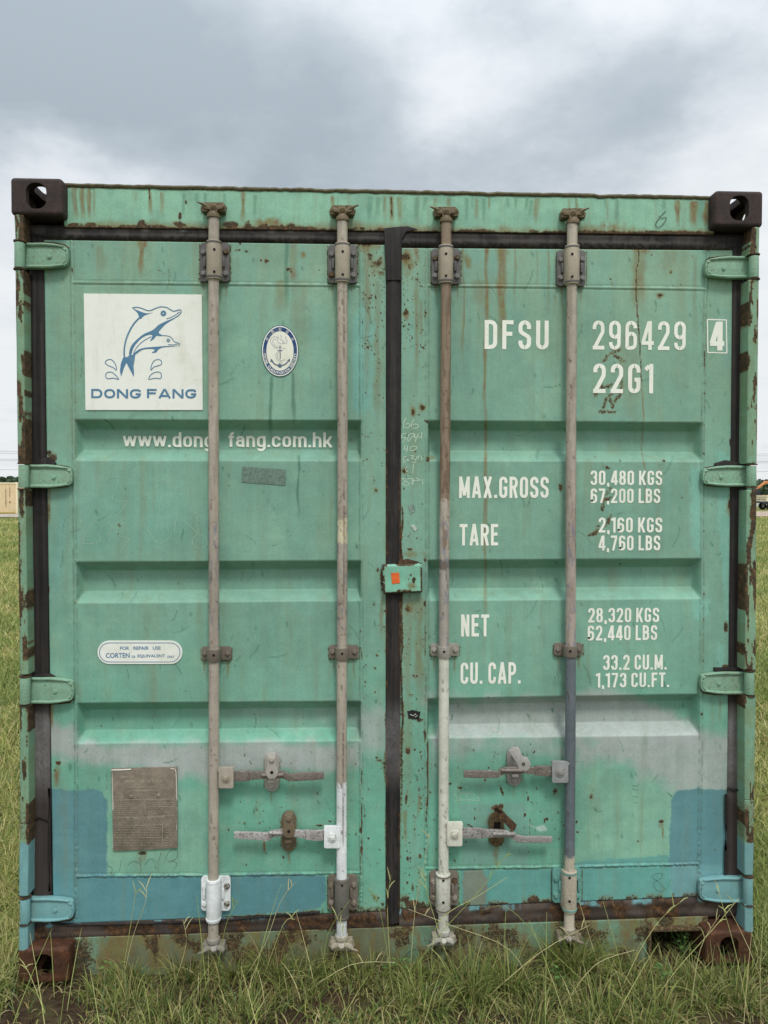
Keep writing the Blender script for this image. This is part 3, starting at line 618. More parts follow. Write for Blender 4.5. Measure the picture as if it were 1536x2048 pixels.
hs = [('g', 150, 372, 450, 6, .8), ('g', 165, 374, 452, 6, .7), ('g', 178, 374, 450, 5, .8), ('g', 188, 378, 440, 3, .5), ('r', 299, 378, 412, 2.4, .9), ('g', 301, 384, 436, 5, .7), ('g', 272, 384, 410, 3, .3), ('g', 324, 384, 440, 6, .55), ('g', 322, 384, 412, 3, .8), ('r', 486, 382, 440, 1.5, .5), ('g', 486, 384, 455, 5, .9), ('b', 367, 388, 440, 4, .8), ('b', 395, 386, 415, 5, .8), ('b', 412, 386, 412, 5, .9), ('b', 448, 388, 440, 5, .7),
      ('b', 510, 390, 442, 4, .9), ('g', 667, 392, 425, 4, .7), ('b', 676, 392, 430, 3, .5), ('b', 740, 392, 450, 5, .9), ('b', 757, 394, 440, 5, .9), ('b', 768, 392, 430, 3, .7), ('r', 783, 392, 454, 1.6, .72), ('g', 783, 392, 456, 5, .7), ('g', 798, 394, 456, 6, .6), ('g', 770, 394, 440, 3, .5), ('b', 833, 394, 452, 5, .9), ('b', 849, 394, 426, 5, .8), ('g', 869, 396, 420, 3, .6), ('g', 895, 396, 420, 5, .6), ('b', 898, 394, 420, 4, .6), ('b', 934, 396, 455, 5, .9), ('b', 946, 394, 420, 3, .7), ('b', 969, 396, 458, 5, .9),
      ('g', 979, 394, 425, 3, .6), ('g', 955, 396, 450, 5, .4), ('b', 1015, 396, 420, 4, .9), ('b', 1031, 396, 422, 4, .9), ('b', 1053, 396, 424, 4, .9), ('b', 1062, 400, 440, 4, .8), ('g', 1073, 396, 460, 5, .6), ('g', 1155, 396, 440, 3, .7), ('b', 1154, 396, 430, 1.6, .9), ('g', 1140, 398, 430, 4, .4), ('b', 1213, 398, 420, 4, .7), ('g', 1217, 398, 458, 3, .4), ('b', 1236, 398, 455, 4, .9), ('b', 1328, 400, 424, 4, .8), ('g', 1356, 400, 462, 6, .8), ('b', 1358, 400, 462, 2, .6), ('g', 1388, 402, 464, 8, .9), ('r', 1390, 402, 440, 3, .4), ('b', 1402, 402, 455, 6, .8), ('g', 1414, 402, 466, 7, .9)]
def head_extra(u, v, base, st, S, T):
    st.b *= .6; st.r = np.maximum(st.r, .9*sstep(.10, .0, T)*(fbm(u, v, .03, 3, 6) > .35))
    st.r = np.maximum(st.r, .9*sstep(.88, .99, T+.10*(fbm(u, v*0, .09, 3, 16)-.5)+.16*(fbm(u, v*0, .012, 2, 19)-.55)))
    st.g = np.maximum(st.g, .7*sstep(.72, .95, T+.3*(fbm(u, v*0, .02, 3, 26)-.6)))
    return base
panel('door_header', [(128, 371), (1428, 396), (1428, 470), (128, 455)], Y_HEAD, M_paint, box, lambda x, z, S, T: .002*(fbm(x, z, 9, 3, 3)-.5), plain_paint(lin(140, 190, 164), hb, hs, .15, extra=head_extra), skirt=.06)
# roof flange: a dark irregular lip on the header
mb = MB(lin(38, 42, 36), .35); n = 130; pts = []; rad = []
for i in range(n):
    s = i/(n-1); p = at(126+s*1304, 371+s*25.5+1.6*(random.random()-.5)+(1.8 if random.random() < .05 else 0), .052); pts.append(p); rad.append(.0068+.0014*random.random())
mb.path(pts, rad, 8); lip = mb.build('roof_flange', M_paint, box); lip['label'] = 'dark rusty folded edge along the top of the header'
# gasket strips
RUB = lin(28, 27, 28)
def gask_paint(v0=None, pale=False):
    def f(u, v, V, S, T):
        st = Stains(u, v); base = np.tile(np.array(RUB), (len(u), 1))
        if pale: # overspray on the gasket
            st.g = .75*sstep(1400, 1450, v)*sstep(1620, 1520, v)*(.4+.6*fbm(u, v, .05, 3, 7))
            base = blend(base, .5*sstep(1380, 1420, v), lin(84, 74, 70))
        return base, st.stack()
    return f
def topg(u, v, V, S, T):
    st = Stains(u, v)
    for q in (284, 360, 540, 575, 640, 1225): st.blob('g', q+5, 456+q*.009, 9, 6, .55)
    st.r = .55*sstep(.85, 1., T)*(fbm(u, v, .05, 2, 8) > .45)
    base = blend(np.tile(np.array(RUB), (len(u), 1)), .6*sstep(.45, .6, fbm(u, v, .03, 3, 9)), lin(76, 72, 68))
    base = blend(base, .9*sstep(.62, .7, T)*(vn(u, v, .2, 3) > .45), lin(20, 18, 18))
    return base, st.stack()
def rib(across, amp=.007, n=2):
    def f(x, z, S, T):
        t = T if across == 'T' else S
        return -amp*(np.sin(np.clip(t, 0, 1)*PI)**.5)+.0022*(np.cos(t*2*PI*n)+1)*.5+.0012*(fbm(x, z, 30, 3, 5)-.5)
    return f
Yg = .060
panel('gasket', [(57, 449), (774, 459), (773, 489), (57, 479)], Yg, M_rubber, box, rib('T'), topg, res=.003, skirt=.01)
panel('gasket', [(800, 460), (1490, 467), (1490, 502), (800, 494)], Yg+.0005, M_rubber, box, rib('T'), topg, res=.003, skirt=.01)
panel('gasket', [(57, 470), (89, 478), (104, 1842), (66, 1862)], Yg+.0011, M_rubber, box, rib('S'), gask_paint(pale=True), res=.003, skirt=.01)
panel('gasket', [(1463, 494), (1490, 494), (1482, 1822), (1451, 1800)], Yg+.0016, M_rubber, box, rib('S'), gask_paint(pale=True), res=.003, skirt=.01)
def centre_seal(u, v, V, S, T):
    st = Stains(u, v); e = np.minimum(S, 1-S); st.r = .95*sstep(.16, .02, e+.12*(fbm(u, v, .05, 3, 77)-.5))*(fbm(u*0+3, v, .012, 3, 78) > .40)*(v > 900)
    st.g = .55*sstep(1390, 1450, v)*sstep(1600, 1500, v)*(.3+.7*fbm(u, v, .05, 3, 7))
    base = blend(np.tile(np.array(RUB), (len(u), 1)), .6*sstep(.5, .65, fbm(u*.6, v*.1, .2, 3, 79)), lin(50, 46, 45)); return base, st.stack()
g = panel('gasket', [(772, 455), (803, 456), (800, 1845), (771, 1850)], Yg-.003, M_rubber, box, rib('S', .006, 1), centre_seal, res=.003, skirt=.02); g['label'] = 'black rubber strip closing the gap between the two doors'
def botg(u, v, V, S, T):
    st = Stains(u, v); st.r = .55*fbm(u, v, .05, 4, 8)+.3*(fbm(u, v, .02, 2, 18) > .55)
    base = blend(np.tile(np.array(lin(62, 54, 50)), (len(u), 1)), .7*sstep(.45, .6, fbm(u, v*2, .02, 3, 29)), lin(96, 84, 76))
    base = blend(base, .8*sstep(.30, .18, T+.25*(fbm(u, v, .06, 3, 38)-.5))*(T > .03)*sstep(.53, .57, fbm(u, v*0, .017, 4, 39)), lin(112, 170, 174))
    return base, st.stack()
panel('gasket', [(66, 1845), (774, 1820), (774, 1862), (66, 1882)], Yg+.002, M_rubber, box, rib('T'), botg, res=.003, skirt=.01)
panel('gasket', [(798, 1815), (1484, 1788), (1484, 1832), (798, 1858)], Yg+.0025, M_rubber, box, rib('T'), botg, res=.003, skirt=.01)
# header patch of rubber at the middle top
mb = MB(RUB); mb.prism([at(u, v, .047) for u, v in ((768, 456), (800, 453), (816, 452), (835, 458), (812, 464), (804, 478), (802, 560), (773, 560))], Vector((0, .02, 0)), .002)
mb.build('gasket', M_rubber, box)

def post_extra(u, v, base, st, S, T):
    st.r = np.maximum(st.r, .86*sstep(.50, .60, fbm(u*1.1, v*.16, .13, 4, 50)+.10*(fbm(u*0, v, .012, 2, 51)-.5))+.35*sstep(1560, 1640, v)*(v < 1680))
    f = sstep(1682, 1688, v+(vn(u, v, .2, 3)-.5)*10)
    base = blend(base, .35*sstep(.45, .6, fbm(u, v*.3, .1, 3, 52)), lin(120, 136, 96))
    base = blend(base, f, BLUE2); st.r *= 1-.85*f; st.g *= 1-f; st.b *= 1-f
    return base
for side, us in ((-1, ((28.5, 47), (31, 47.5), (36, 51.5), (40, 57), (40, 58), (38, 56))), (1, ((1504, 1519), (1497, 1517.5), (1493, 1513), (1489, 1511), (1489, 1508), (1489, 1506)))):
    segs = ((430, 482), (540, 926), (978, 1349), (1412, 1648), (1648, 1792), (1846, 1902)) if side < 0 else ((455, 509), (560, 927), (980, 1340), (1392, 1600), (1600, 1750), (1808, 1864))
    for k, (v0, v1) in enumerate(segs):
        a = us[k]; b = us[min(k+1, 5)]
        panel('post_strip', [(a[0], v0), (a[1], v0), (b[1], v1), (b[0], v1)], .006, M_paint, box, lambda x, z, S, T: -.004*np.sin(S*PI)+.003*(fbm(x*3, z, 14, 3, 3)-.5), plain_paint(lin(126, 164, 136), rust=.3, extra=post_extra), res=.004, skirt=.06)
    # inner return of the post, behind the hinges
    q = [(46, 440), (62, 448), (70, 1872), (54, 1895)] if side < 0 else [(1482, 462), (1506, 458), (1492, 1862), (1476, 1835)]
    def inn(u, v, V, S, T):
        st = Stains(u, v); st.r = .75*fbm(u, v*.3, .06, 4, 61)*(S < .5 if side > 0 else S > -1)
        return np.tile(np.array(lin(78, 122, 102)), (len(u), 1)), st.stack()
    p = panel('corner_post', q, .105, M_paint, box, None, inn, res=.006, skirt=.06)
    p['label'] = 'dark green inner face of the corner post behind the hinges'

# sill
def sill_extra(u, v, base, st, S, T):
    n = fbm(u, v*.7, .035, 4, 71); st.r = np.maximum(st.r, .42*sstep(.46, .64, n)+.24); st.g = np.maximum(st.g, .6*sstep(.4, .6, fbm(u, v*.3, .05, 3, 72)))
    return blend(base, .8*sstep(.42, .6, fbm(u, v, .012, 3, 73)), lin(104, 104, 82))
sill = panel('door_sill', [(130, 1876), (1300, 1838), (1300, 1925), (130, 1966)], Y_HEAD+.006, M_paint, box, lambda x, z, S, T: .004*(fbm(x, z, 12, 3, 3)-.5), plain_paint(lin(100, 138, 116), rust=.2, extra=sill_extra), skirt=.08)
sill['label'] = 'rusty green sill under the doors'
panel('door_sill', [(1298, 1836), (1416, 1832), (1416, 1862), (1298, 1864)], Y_HEAD+.01, M_paint, box, None, plain_paint(lin(126, 150, 120), rust=.2, extra=sill_extra), skirt=.08)
mb = MB(lin(110, 86, 70), .6); a = at(1296, 1858, .05); b = at(1412, 1856, .05)
mb.box(((a.x+b.x)/2, .075, a.z), (b.x-a.x, .07, .010), bev=.002)
mb.box((a.x+.004, .10, a.z-.052), (.01, .12, .095), bev=.002); mb.build('sill_flange', M_paint, box)

# ---- corner castings (boolean on a real hollow block)
def casting_mesh():
    def blk(c, s, bev=0.0):
        b = bmesh.new(); bmesh.ops.create_cube(b, size=1, matrix=Matrix.Translation(c) @ Matrix.Diagonal((*s, 1)))
        if bev: bmesh.ops.bevel(b, geom=b.edges[:], offset=bev, segments=4, affect='EDGES', profile=.5)
        m = bpy.data.meshes.new('t'); b.to_mesh(m); b.free(); return bpy.data.objects.new('t', m)
    def oval(c, w, h, axis, L=.1):
        b = bmesh.new(); pts = []; r = min(w, h)/2*.86
        for cx, cy, a0 in ((w/2-r, h/2-r, 0), (-w/2+r, h/2-r, 90), (-w/2+r, -h/2+r, 180), (w/2-r, -h/2+r, 270)):
            for k in range(7):
                a = math.radians(a0+k*15); pts.append((cx+r*math.cos(a), cy+r*math.sin(a)))
        mk = {'y': lambda p: (p[0], -L/2, p[1]), 'x': lambda p: (-L/2, p[0], p[1]), 'z': lambda p: (p[0], p[1], -L/2)}[axis]
        dv = {'y': (0, L, 0), 'x': (L, 0, 0), 'z': (0, 0, L)}[axis]
        f = b.faces.new([b.verts.new(mk(p)) for p in pts]); r2 = bmesh.ops.extrude_face_region(b, geom=[f])
        for g in r2['geom']:
            if isinstance(g, bmesh.types.BMVert): g.co += Vector(dv)
        bmesh.ops.translate(b, verts=b.verts[:], vec=c); bmesh.ops.recalc_face_normals(b, faces=b.faces[:])
        m = bpy.data.meshes.new('t'); b.to_mesh(m); b.free(); return bpy.data.objects.new('t', m)
    # local: x -.081...081 (outer side is -x), y 0...178 (front at 0), z 0...118
    A = blk((0, .089, .059), (.162, .178, .118), .012)
    cut = [blk((.004, .092, .053), (.118, .134, .082)), oval((0, .0, .060), .064, .082, 'y'), oval((-.081, .094, .059), .090, .052, 'x'), oval((0.004, .092, .118), .064, .118, 'z')]
    tmp = [A]+cut
    for o in tmp: col.objects.link(o)
    for c in cut:
        md = A.modifiers.new('b', 'BOOLEAN'); md.object = c; md.operation = 'DIFFERENCE'; md.solver = 'EXACT'
    dg = bpy.context.evaluated_depsgraph_get(); dg.update()
    me = bpy.data.meshes.new_from_object(A.evaluated_get(dg))
    for o in tmp: m = o.data; bpy.data.objects.remove(o); bpy.data.meshes.remove(m)
    n = len(me.vertices); co = np.zeros(n*3, np.float32); me.vertices.foreach_get('co', co); co = co.reshape(-1, 3)
    set_attr(me, 'base', np.tile(np.array(lin(62, 48, 44)), (n, 1))); set_attr(me, 'mask', np.tile([.42, 0, 0], (n, 1)))
    me.materials.clear(); me.materials.append(M_cast)
    return me
def cast_mat(name, c0, c1, c2):
    t = NT(name); n = t.noise(28, 6, .75); n2 = t.noise(160, 5, .7, off=3)
    c = t.ramp(n, [(.3, c0), (.55, c1), (.75, c2)]); c = t.mix(t.maprange(n2, .5, .75, 0, .6), c, lin(36, 28, 26))
    c = t.mix(t.maprange(t.noise(60, 5, .8, off=6), .66, .74, 0, .55), c, lin(128, 112, 96))
    t.L.new(c, t.b.inputs['Base Color']); t.b.inputs['Roughness'].default_value = .7; t.b.inputs['Specular IOR Level'].default_value = .3
    t.L.new(t.bump(t.math('ADD', n2, n), .002, .8), t.b.inputs['Normal']); return t.m
M_cast = cast_mat('rusty_cast_steel', lin(40, 33, 32), lin(62, 50, 47), lin(84, 62, 52))
M_cast2 = cast_mat('deep_rust_steel', lin(44, 30, 24), lin(84, 54, 37), lin(116, 76, 50))
cm = casting_mesh()
cm2 = cm.copy(); cm2.materials.clear(); cm2.materials.append(M_cast2)
for (cx, cy, cz, sx, sy, sz, m) in ((-1.138, 0, 2.473, 1, 1, 1, cm), (1.138, 0, 2.473, -1, 1, 1, cm), (-1.135, 0, .118-.002, 1, 1, -1, cm2), (1.133, 0, .118+.004, -1, 1, -1, cm2),
                                    (-1.138, 6.058, 2.473, 1, -1, 1, cm), (1.138, 6.058, 2.473, -1, -1, 1, cm), (-1.138, 6.058, .118, 1, -1, -1, cm2), (1.138, 6.058, .118, -1, -1, -1, cm2)):
    o = bpy.data.objects.new('corner_casting', m); o.location = (cx, cy, cz); o.scale = (sx, sy, sz); link(o, box)

# ---- body: corrugated side walls, roof, back, floor, lower rails
def corr(name, x, y0, y1, z0, z1, sgn):
    mb = MB(lin(128, 178, 154), .12); prof = []; y = y0; k = 0
    while y < y1-.28:
        prof += [(y, 0), (y+.07, 0), (y+.138, .036), (y+.208, .036)]; y += .276
    prof.append((y1, 0)); bm = mb.bm; prev = None
    for yy, d in prof:
        a = bm.verts.new((x-sgn*d, yy, z0)); b = bm.verts.new((x-sgn*d, yy, z1)); mb.paint([a, b])
        if prev: bm.faces.new((prev[0], a, b, prev[1]))
        prev = (a, b)
    return mb.build(name, M_paint, box, smooth=False)
corr('side_wall', -1.205, .06, 6.0, .15, 2.50, -1); corr('side_wall', 1.205, .06, 6.0, .15, 2.50, 1)
mb = MB(lin(128, 170, 148), .2); mb.box((0, 3.05, 2.553), (2.30, 5.84, .012))
for k in range(26): mb.box((0, .35+k*.22, 2.564), (2.1, .09, .012), bev=.004)
mb.build('roof', M_paint, box)
for s in (-1, 1):
    MB(lin(112, 150, 128), .25).box((s*1.185, 3.03, 2.53), (.06, 5.7, .06), bev=.004).build('top_rail', M_paint, box)
    MB(lin(100, 120, 100), .35).box((s*1.185, 3.03, .10), (.06, 5.7, .14), bev=.004).build('bottom_rail', M_paint, box)
    MB(lin(112, 150, 128), .25).box((s*1.165, 6.0, 1.29), (.09, .09, 2.36), bev=.004).build('corner_post', M_paint, box)
MB(lin(122, 172, 150), .15).box((0, 6.0, 1.3), (2.2, .05, 2.36)).build('front_wall', M_paint, box)
MB(lin(60, 52, 46)).box((0, 3.05, .17), (2.3, 5.8, .03)).build('container_floor', M_paint, box)
# inner steel frame behind gasket so no light leaks
MB(lin(70, 104, 88)).box((0, .16, 2.50), (2.2, .06, .10)).build('header_beam', M_paint, box)

# ---- hinges
def hinge(prof, v0, v1, left, rgb, rust):
    """prof: outline (photo px) of the blade; knuckle barrel at the post side"""
    us = (30, 49) if left else (1498, 1517)
    sh = prof
    mb = MB(rgb, rust)
    a = at((us[0]+us[1])/2+sh, v0, .014); b = at((us[0]+us[1])/2+sh, v1, .014)
    mb.tube(a, b, .0158, n=20, bev=.0015)
    e = 1 if left else -1; u0 = (us[1] if left else us[0])+sh
    h = v1-v0; c = (v0+v1)/2
    out = [(-6, -h*.49), (14, -h*.47), (40, -h*.49), (60, -h*.46), (79, -h*.40), (85, -h*.32), (87, -h*.1), (87, h*.14), (85, h*.32), (79, h*.42), (58, h*.48), (36, h*.50), (14, h*.52), (-6, h*.50)]
    mb.prism([at(u0+e*x, c+y, .036) for x, y in out], Vector((0, .020, 0)), .003)
    for sg in (-1, 1):
        P = [(-4, sg*h*.46), (14, sg*h*.44), (38, sg*h*.45), (58, sg*h*.42), (78, sg*h*.36)]
        mb.path([at(u0+e*x, c+y, .034) for x, y in P], [.005, .0055, .0055, .005, .003], 8)
    mb.path([at(u0+e*x, c+y, .037) for x, y in ((74, -h*.33), (82, -h*.22), (84, 0), (82, h*.22), (74, h*.33))], .0035, 8)
    o = mb.build('hinge', M_hard if False else M_paint, box)
    edge = MB(lin(66, 46, 34), 1.0); edge.path([at(u0+e*x*1.012, c+y*1.03, .0578) for x, y in out[2:-1]], [.0022+.0026*random.random() for _ in out[2:-1]], 6); edge.build('rusty_edge', M_paint, o)
    q = at(u0+e*50, c+2, .034); mb = MB(rgb, .1); mb.tube(q+Vector((0, .004, 0)), q-Vector((0, .0022, 0)), .0065, n=14, bev=.001)
    mb.tube(q-Vector((0, .001, 0)), q-Vector((0, .0034, 0)), .0026, n=10); mb.build('rivet', M_paint, o)
    # ring washers above and below on the pin
    for vv in (v0-3, v1+3):
        p = at((us[0]+us[1])/2+sh, vv, .016); MB(RUSTC, .9).tube(p-Vector((0, 0, .002)), p+Vector((0, 0, .002)), .019, n=18).build('pin_washer', M_paint, o)
    return o
GH = lin(132, 174, 150)
for v0, v1, sh in ((486, 536, 0), (930, 975, 8), (1355, 1407, 11)): hinge(sh, v0, v1, True, GH, .2)
for v0, v1, sh in ((513, 556, 0), (932, 972, -5), (1344, 1388, -9)): hinge(sh, v0, v1, False, GH, .2)
o = hinge(11, 1796, 1843, True, BLUE2, .05); o['label'] = 'bottom left hinge thickly painted pale blue'
o = hinge(-12, 1754, 1805, False, BLUE2, .05); o['label'] = 'bottom right hinge thickly painted pale blue'
# torn black sealant above hinges and along the lower corners
for P in ([(70, 920), (95, 914), (110, 925), (112, 936), (60, 932)], [(1432, 926), (1452, 920), (1490, 927), (1498, 934), (1430, 936)], [(66, 1350), (98, 1348), (116, 1358), (60, 1358)], [(1430, 1336), (1480, 1336), (1496, 1344), (1430, 1346)]):
    mb = MB(lin(30, 27, 27)); mb.prism([at(u, v, .048) for u, v in P], Vector((0, .016, 0)), .003); mb.build('sealant', M_rubber, box)
for P in ([(98, 1577), (99, 1640), (98, 1720), (99, 1782)], [(1452, 1588), (1452, 1640), (1451, 1700), (1450, 1760)], [(68, 1638), (80, 1633), (96, 1640), (99, 1650)], [(1456, 1576), (1470, 1580), (1482, 1579)]):
    mb = MB(lin(24, 22, 24)); mb.path([at(u, v, .052) for u, v in P], [.004, .0045, .004, .0035][:len(P)], 8); mb.build('sealant', M_rubber, box)
mb = MB(lin(24, 22, 24)); mb.path([at(u, v, .054) for u, v in [(101, 1838), (104, 1846), (140, 1850), (300, 1846), (430, 1842), (540, 1832), (640, 1824)]], .004, 8)
mb.build('sealant', M_rubber, box)

# ---- lock box cover at the middle
def lb_extra(u, v, base, st, S, T):
    e = np.minimum(np.minimum(S, 1-S)*80, np.minimum(T, 1-T)*60)
    st.r = np.maximum(st.r, .95*sstep(6, 1, e)*(fbm(u, v, .08, 3, 5) > .38)); return base
lb = [('r', 798, 1183, 6, 6, 1), ('r', 822, 1150, 4, 5, 1), ('r', 828, 1160, 4, 8, 1), ('r', 815, 1182, 20, 5, 1), ('g', 822, 1172, 10, 12, .8), ('r', 818, 1158, 1.5, 5, 1)]
lock = panel('lock_cover', [(765, 1130), (844, 1127), (845, 1185), (767, 1188)], .030, M_paint, box, None, plain_paint(lin(132, 196, 170), lb, (), .15, extra=lb_extra), res=.0025, skirt=.026, round_=.004)
lock['label'] = 'flat green plate covering the meeting edges of the doors'
mb = MB(lin(218, 96, 44)); mb.prism([at(u, v, .0285) for u, v in ((782, 1146), (798, 1145), (800, 1166), (784, 1168))], Vector((0, .0012, 0)))
st_ = mb.build('sticker', simple('orange_tag', lin(222, 104, 48), .5, .12), lock); st_['label'] = 'small orange square sticker'
mb = MB(lin(90, 64, 50), .9); mb.prism([at(u, v, .044) for u, v in ((796, 1123), (815, 1118), (838, 1124), (836, 1129), (797, 1129))], Vector((0, .016, 0)), .002); mb.build('plate_edge', M_paint, lock)

# ---- locking bars
def bar_tube(P0, P1, r, paintf, name, parent, n=20):
    P0 = np.array(P0); P1 = np.array(P1); L = np.linalg.norm(P1-P0); m = max(2, int(L/.006))
    t = np.linspace(0, 1, m); A = np.linspace(0, 2*PI, n, endpoint=False)
    bend = .0010*np.sin(t*7+P0[0]*5)
    V = np.zeros((m, n, 3)); C = P0[None]*(1-t)[:, None]+P1[None]*t[:, None]; C[:, 0] += bend
    V[..., 0] = C[:, None, 0]+r*np.sin(A)[None]; V[..., 1] = C[:, None, 1]-r*np.cos(A)[None]; V[..., 2] = C[:, None, 2]
    V = V.reshape(-1, 3); aa = np.tile(A, m); u, v = proj(V[:, 0], V[:, 1], V[:, 2]); tt = np.repeat(v.reshape(m, n)[:, 0], n)
    base, mask = paintf(u, tt, aa)
    i = np.arange(m*n).reshape(m, n); j = np.roll(i, -1, 1)
    F = np.stack([i[:-1], i[1:], j[1:], j[:-1]], -1).reshape(-1, 4)
    return npmesh(name, V, F, M_hard, parent, base, mask)
def bar_paint(k):
    zones = {0: [(0, BEIGE)], 1: [(0, BEIGE), (1038, lin(210, 200, 170)), (1086, BEIGE), (1568, WHITEP)], 2: [(0, lin(140, 122, 104)), (1000, BEIGE), (1122, lin(110, 100, 92)), (1140, lin(160, 152, 144)), (1312, lin(206, 206, 192))], 3: [(0, BEIGE), (900, lin(168, 156, 146)), (1312, BAR4), (1716, lin(196, 186, 168))]}[k]
    dk = {0: .25, 1: .2, 2: .75, 3: .35}[k]
    def f(u, v, a):
        base = np.tile(np.array(zones[0][1]), (len(u), 1)); n = fbm(a*9, v*.25, .4, 3, 80+k)
        vv = v+(n-.5)*14
        for v0, c in zones[1:]: base = blend(base, sstep(v0-1.5, v0+1.5, vv), c)
        low = 1100 if k == 2 else 1300
        s = sstep(.52, .62, fbm(a*7, v*.05, .35, 4, 90+k))*dk*(v < low)
        base = blend(base, s, DIRT)
        base = blend(base, .6*sstep(.62, .68, fbm(a*14, v*.2, .3, 3, 95+k))*(v > 1040)*(v < 1300), lin(112, 120, 140))
        base = blend(base, .7*sstep(.71, .74, fbm(a*10, v*.35, .3, 4, 99+k)), lin(88, 66, 54))
        # long crack of bare metal down the front
        if k in (0, 1, 2):
            c = .25+.12*np.sin(v*.013)+.05*(n-.5); w = .07 if k == 1 else .03
            aw = np.where(a > PI, a-2*PI, a); base = blend(base, .7*sstep(w*1.4, w*.4, abs(aw-c*(-1 if k == 0 else 1)))*(fbm(v, v*0, .06, 3, 4+k) > (.35 if k == 1 else .55)), lin(84, 62, 54))
        m = np.zeros((len(u), 3)); m[:, 0] = .1*fbm(a*6, v*.2, .4, 3, 70+k)
        return base, m
    return f
def hexbolt(p, r, rgb, rust, parent, h=.009, name='bolt'):
    mb = MB(rgb, rust); a = random.random()*.5
    pts = [(p[0]+r*math.cos(a+k*PI/3), p[1], p[2]+r*math.sin(a+k*PI/3)) for k in range(6)]
    mb.prism([Vector(q)-Vector((0, h, 0)) for q in pts], Vector((0, h, 0)), .0012, 1)
    mb.tube((p[0], p[1], p[2]), (p[0], p[1]-.0022, p[2]), r*1.28, n=16)
    return mb.build(name, M_hard, parent)
def rrect(u0, v0, u1, v1, r, y, n=5):
    out = []
    for cx, cy, a0 in ((u1-r, v0+r, -90), (u1-r, v1-r, 0), (u0+r, v1-r, 90), (u0+r, v0+r, 180)):
        for k in range(n): a = math.radians(a0+90*k/(n-1)); out.append(at(cx+r*math.cos(a), cy+r*math.sin(a), y))
    return out
def bracket(parent, uc, pl, sleeve, rgbp, rgbs, rust, holes=True, bolts=None):
    """bearing bracket: flat plate, round sleeve over the bar, four bolts"""
    u0, v0, u1, v1 = pl
    mb = MB(rgbp, rust); mb.prism(rrect(u0, v0, u1, v1, 7, .046), Vector((0, .010, 0)), .0016)
    s0, s1 = sleeve; a = at(uc, s0, Y_BAR); b = at(uc, s1, Y_BAR)
    mb.rgb = rgbs
    mb.tube(a, b, .0243, .0235, n=28, bev=.002)
    c = (a+b)/2; mb.box((c.x, .040, c.z), (.048, .03, (a.z-b.z)*.92), bev=.002)
    mb.rgb = rgbp
    for sg in (-1, 1):   # pressed ribs
        q = at(uc+sg*19, (v0+v1)/2, .042); mb.box(q, (.010, .010, .034), bev=.004)
    for vv in (s0+4, s1-5):
        p = at(uc, vv, Y_BAR); mb.tube(p+Vector((0, 0, .0025)), p-Vector((0, 0, .0025)), .0252, n=28)
    o = mb.build('bearing_bracket', M_hard, parent)
    w = 7 if bolts is None else bolts
    for (x, y) in ((u0+w, v0+20), (u1-w, v0+19), (u0+w, v1-16), (u1-w, v1-15)):
        hexbolt(at(x, y, .046), .0078, (lambda q_: tuple(c*q_ for c in rgbp))(random.uniform(1.3, 1.9) if max(rgbp) < .3 else 1.0), rust+.1*random.random()+(.5 if random.random() < .15 else 0), parent)
    if holes:
        for vv in (s0+(s1-s0)*.2, s0+(s1-s0)*.78):
            p = at(uc+.5, vv, Y_BAR-.0243); mb = MB(lin(20, 17, 16)); mb.tube(p+Vector((0, .006, 0)), p-Vector((0, .0008, 0)), .0042, n=12); mb.build('grease_hole', M_blackhole, parent)
def guide(parent, uc, u0, v0, u1, v1, rgb, rust):
    mb = MB(rgb, rust); mb.prism(rrect(u0, v0, u1, v1, 6, .048), Vector((0, .008, 0)), .0015)
    a = at(uc, v0+5, Y_BAR); b = at(uc, v1+2, Y_BAR)
    mb.tube(a, b, .0222, n=26, bev=.0015); c = (a+b)/2; mb.box((c.x, .038, c.z), (.0444, .028, (a.z-b.z)), bev=.0015)
    mb.build('guide_bracket', M_hard, parent)
    for x in (u0+7.5, u1-7.5): hexbolt(at(x, (v0+v1)/2, .048), .0072, tuple(k*1.2 for k in rgb), rust, parent, .007)
    p = at(uc, (v0+v1)/2+4, Y_BAR-.0222); mb = MB(lin(20, 17, 16)); mb.tube(p+Vector((0, .006, 0)), p-Vector((0, .0008, 0)), .0042, n=12); mb.build('grease_hole', M_blackhole, parent)
def cam_end(parent, u, v, top, rgb, rust, flip=1):
    """forged cam with two horns gripping the keeper lugs"""
    s = 1 if top else -1; mb = MB(rgb, rust)
    f = lambda du, dv, y: at(u+1.15*du*flip, v-s*1.1*dv, y)
    mb.tube(f(0, -11, Y_BAR), f(0, -3, Y_BAR), .0215, .0205, n=24, bev=.002)
    mb.tube(f(0, -4, Y_BAR), f(0, 4, Y_BAR), .0185, .014, n=20)
    mb.prism([f(x, y, .012) for x, y in ((-6, 0), (-7, 6), (-15, 7), (-19, 12), (-16, 17), (-11, 14), (-6, 12), (-4, 17), (4, 17), (6, 12), (12, 14), (17, 18), (20, 13), (15, 7), (7, 6), (6, 0))], Vector((0, .022, 0)), .0025)
    mb.tube(f(0, 9, .008), f(0, 9, .03), .0095, .0105, n=18, bev=.002)
    mb.build('cam', M_hard, parent)
    mb = MB(tuple(c*.8 for c in rgb), min(1, rust+.15))
    mb.prism([f(x, y, .044) for x, y in ((-21, 1), (-23, 10), (-17, 19), (17, 19), (23, 10), (21, 1))], Vector((0, .010, 0)), .002)
    for d, l in ((-1, .9), (1, 1.)):
        mb.prism([f(d*14+x, y*l, .017) for x, y in ((-5, 2), (-6, 12), (-2, 17), (4, 16), (6, 10), (5, 2))], Vector((0, .034, 0)), .003)
    mb.path([f(13, 12, .016), f(20, 16, .012), f(28, 19, .014)], [.006, .0045, .002], 8)
    mb.build('cam_keeper', M_hard, parent)
bars = []
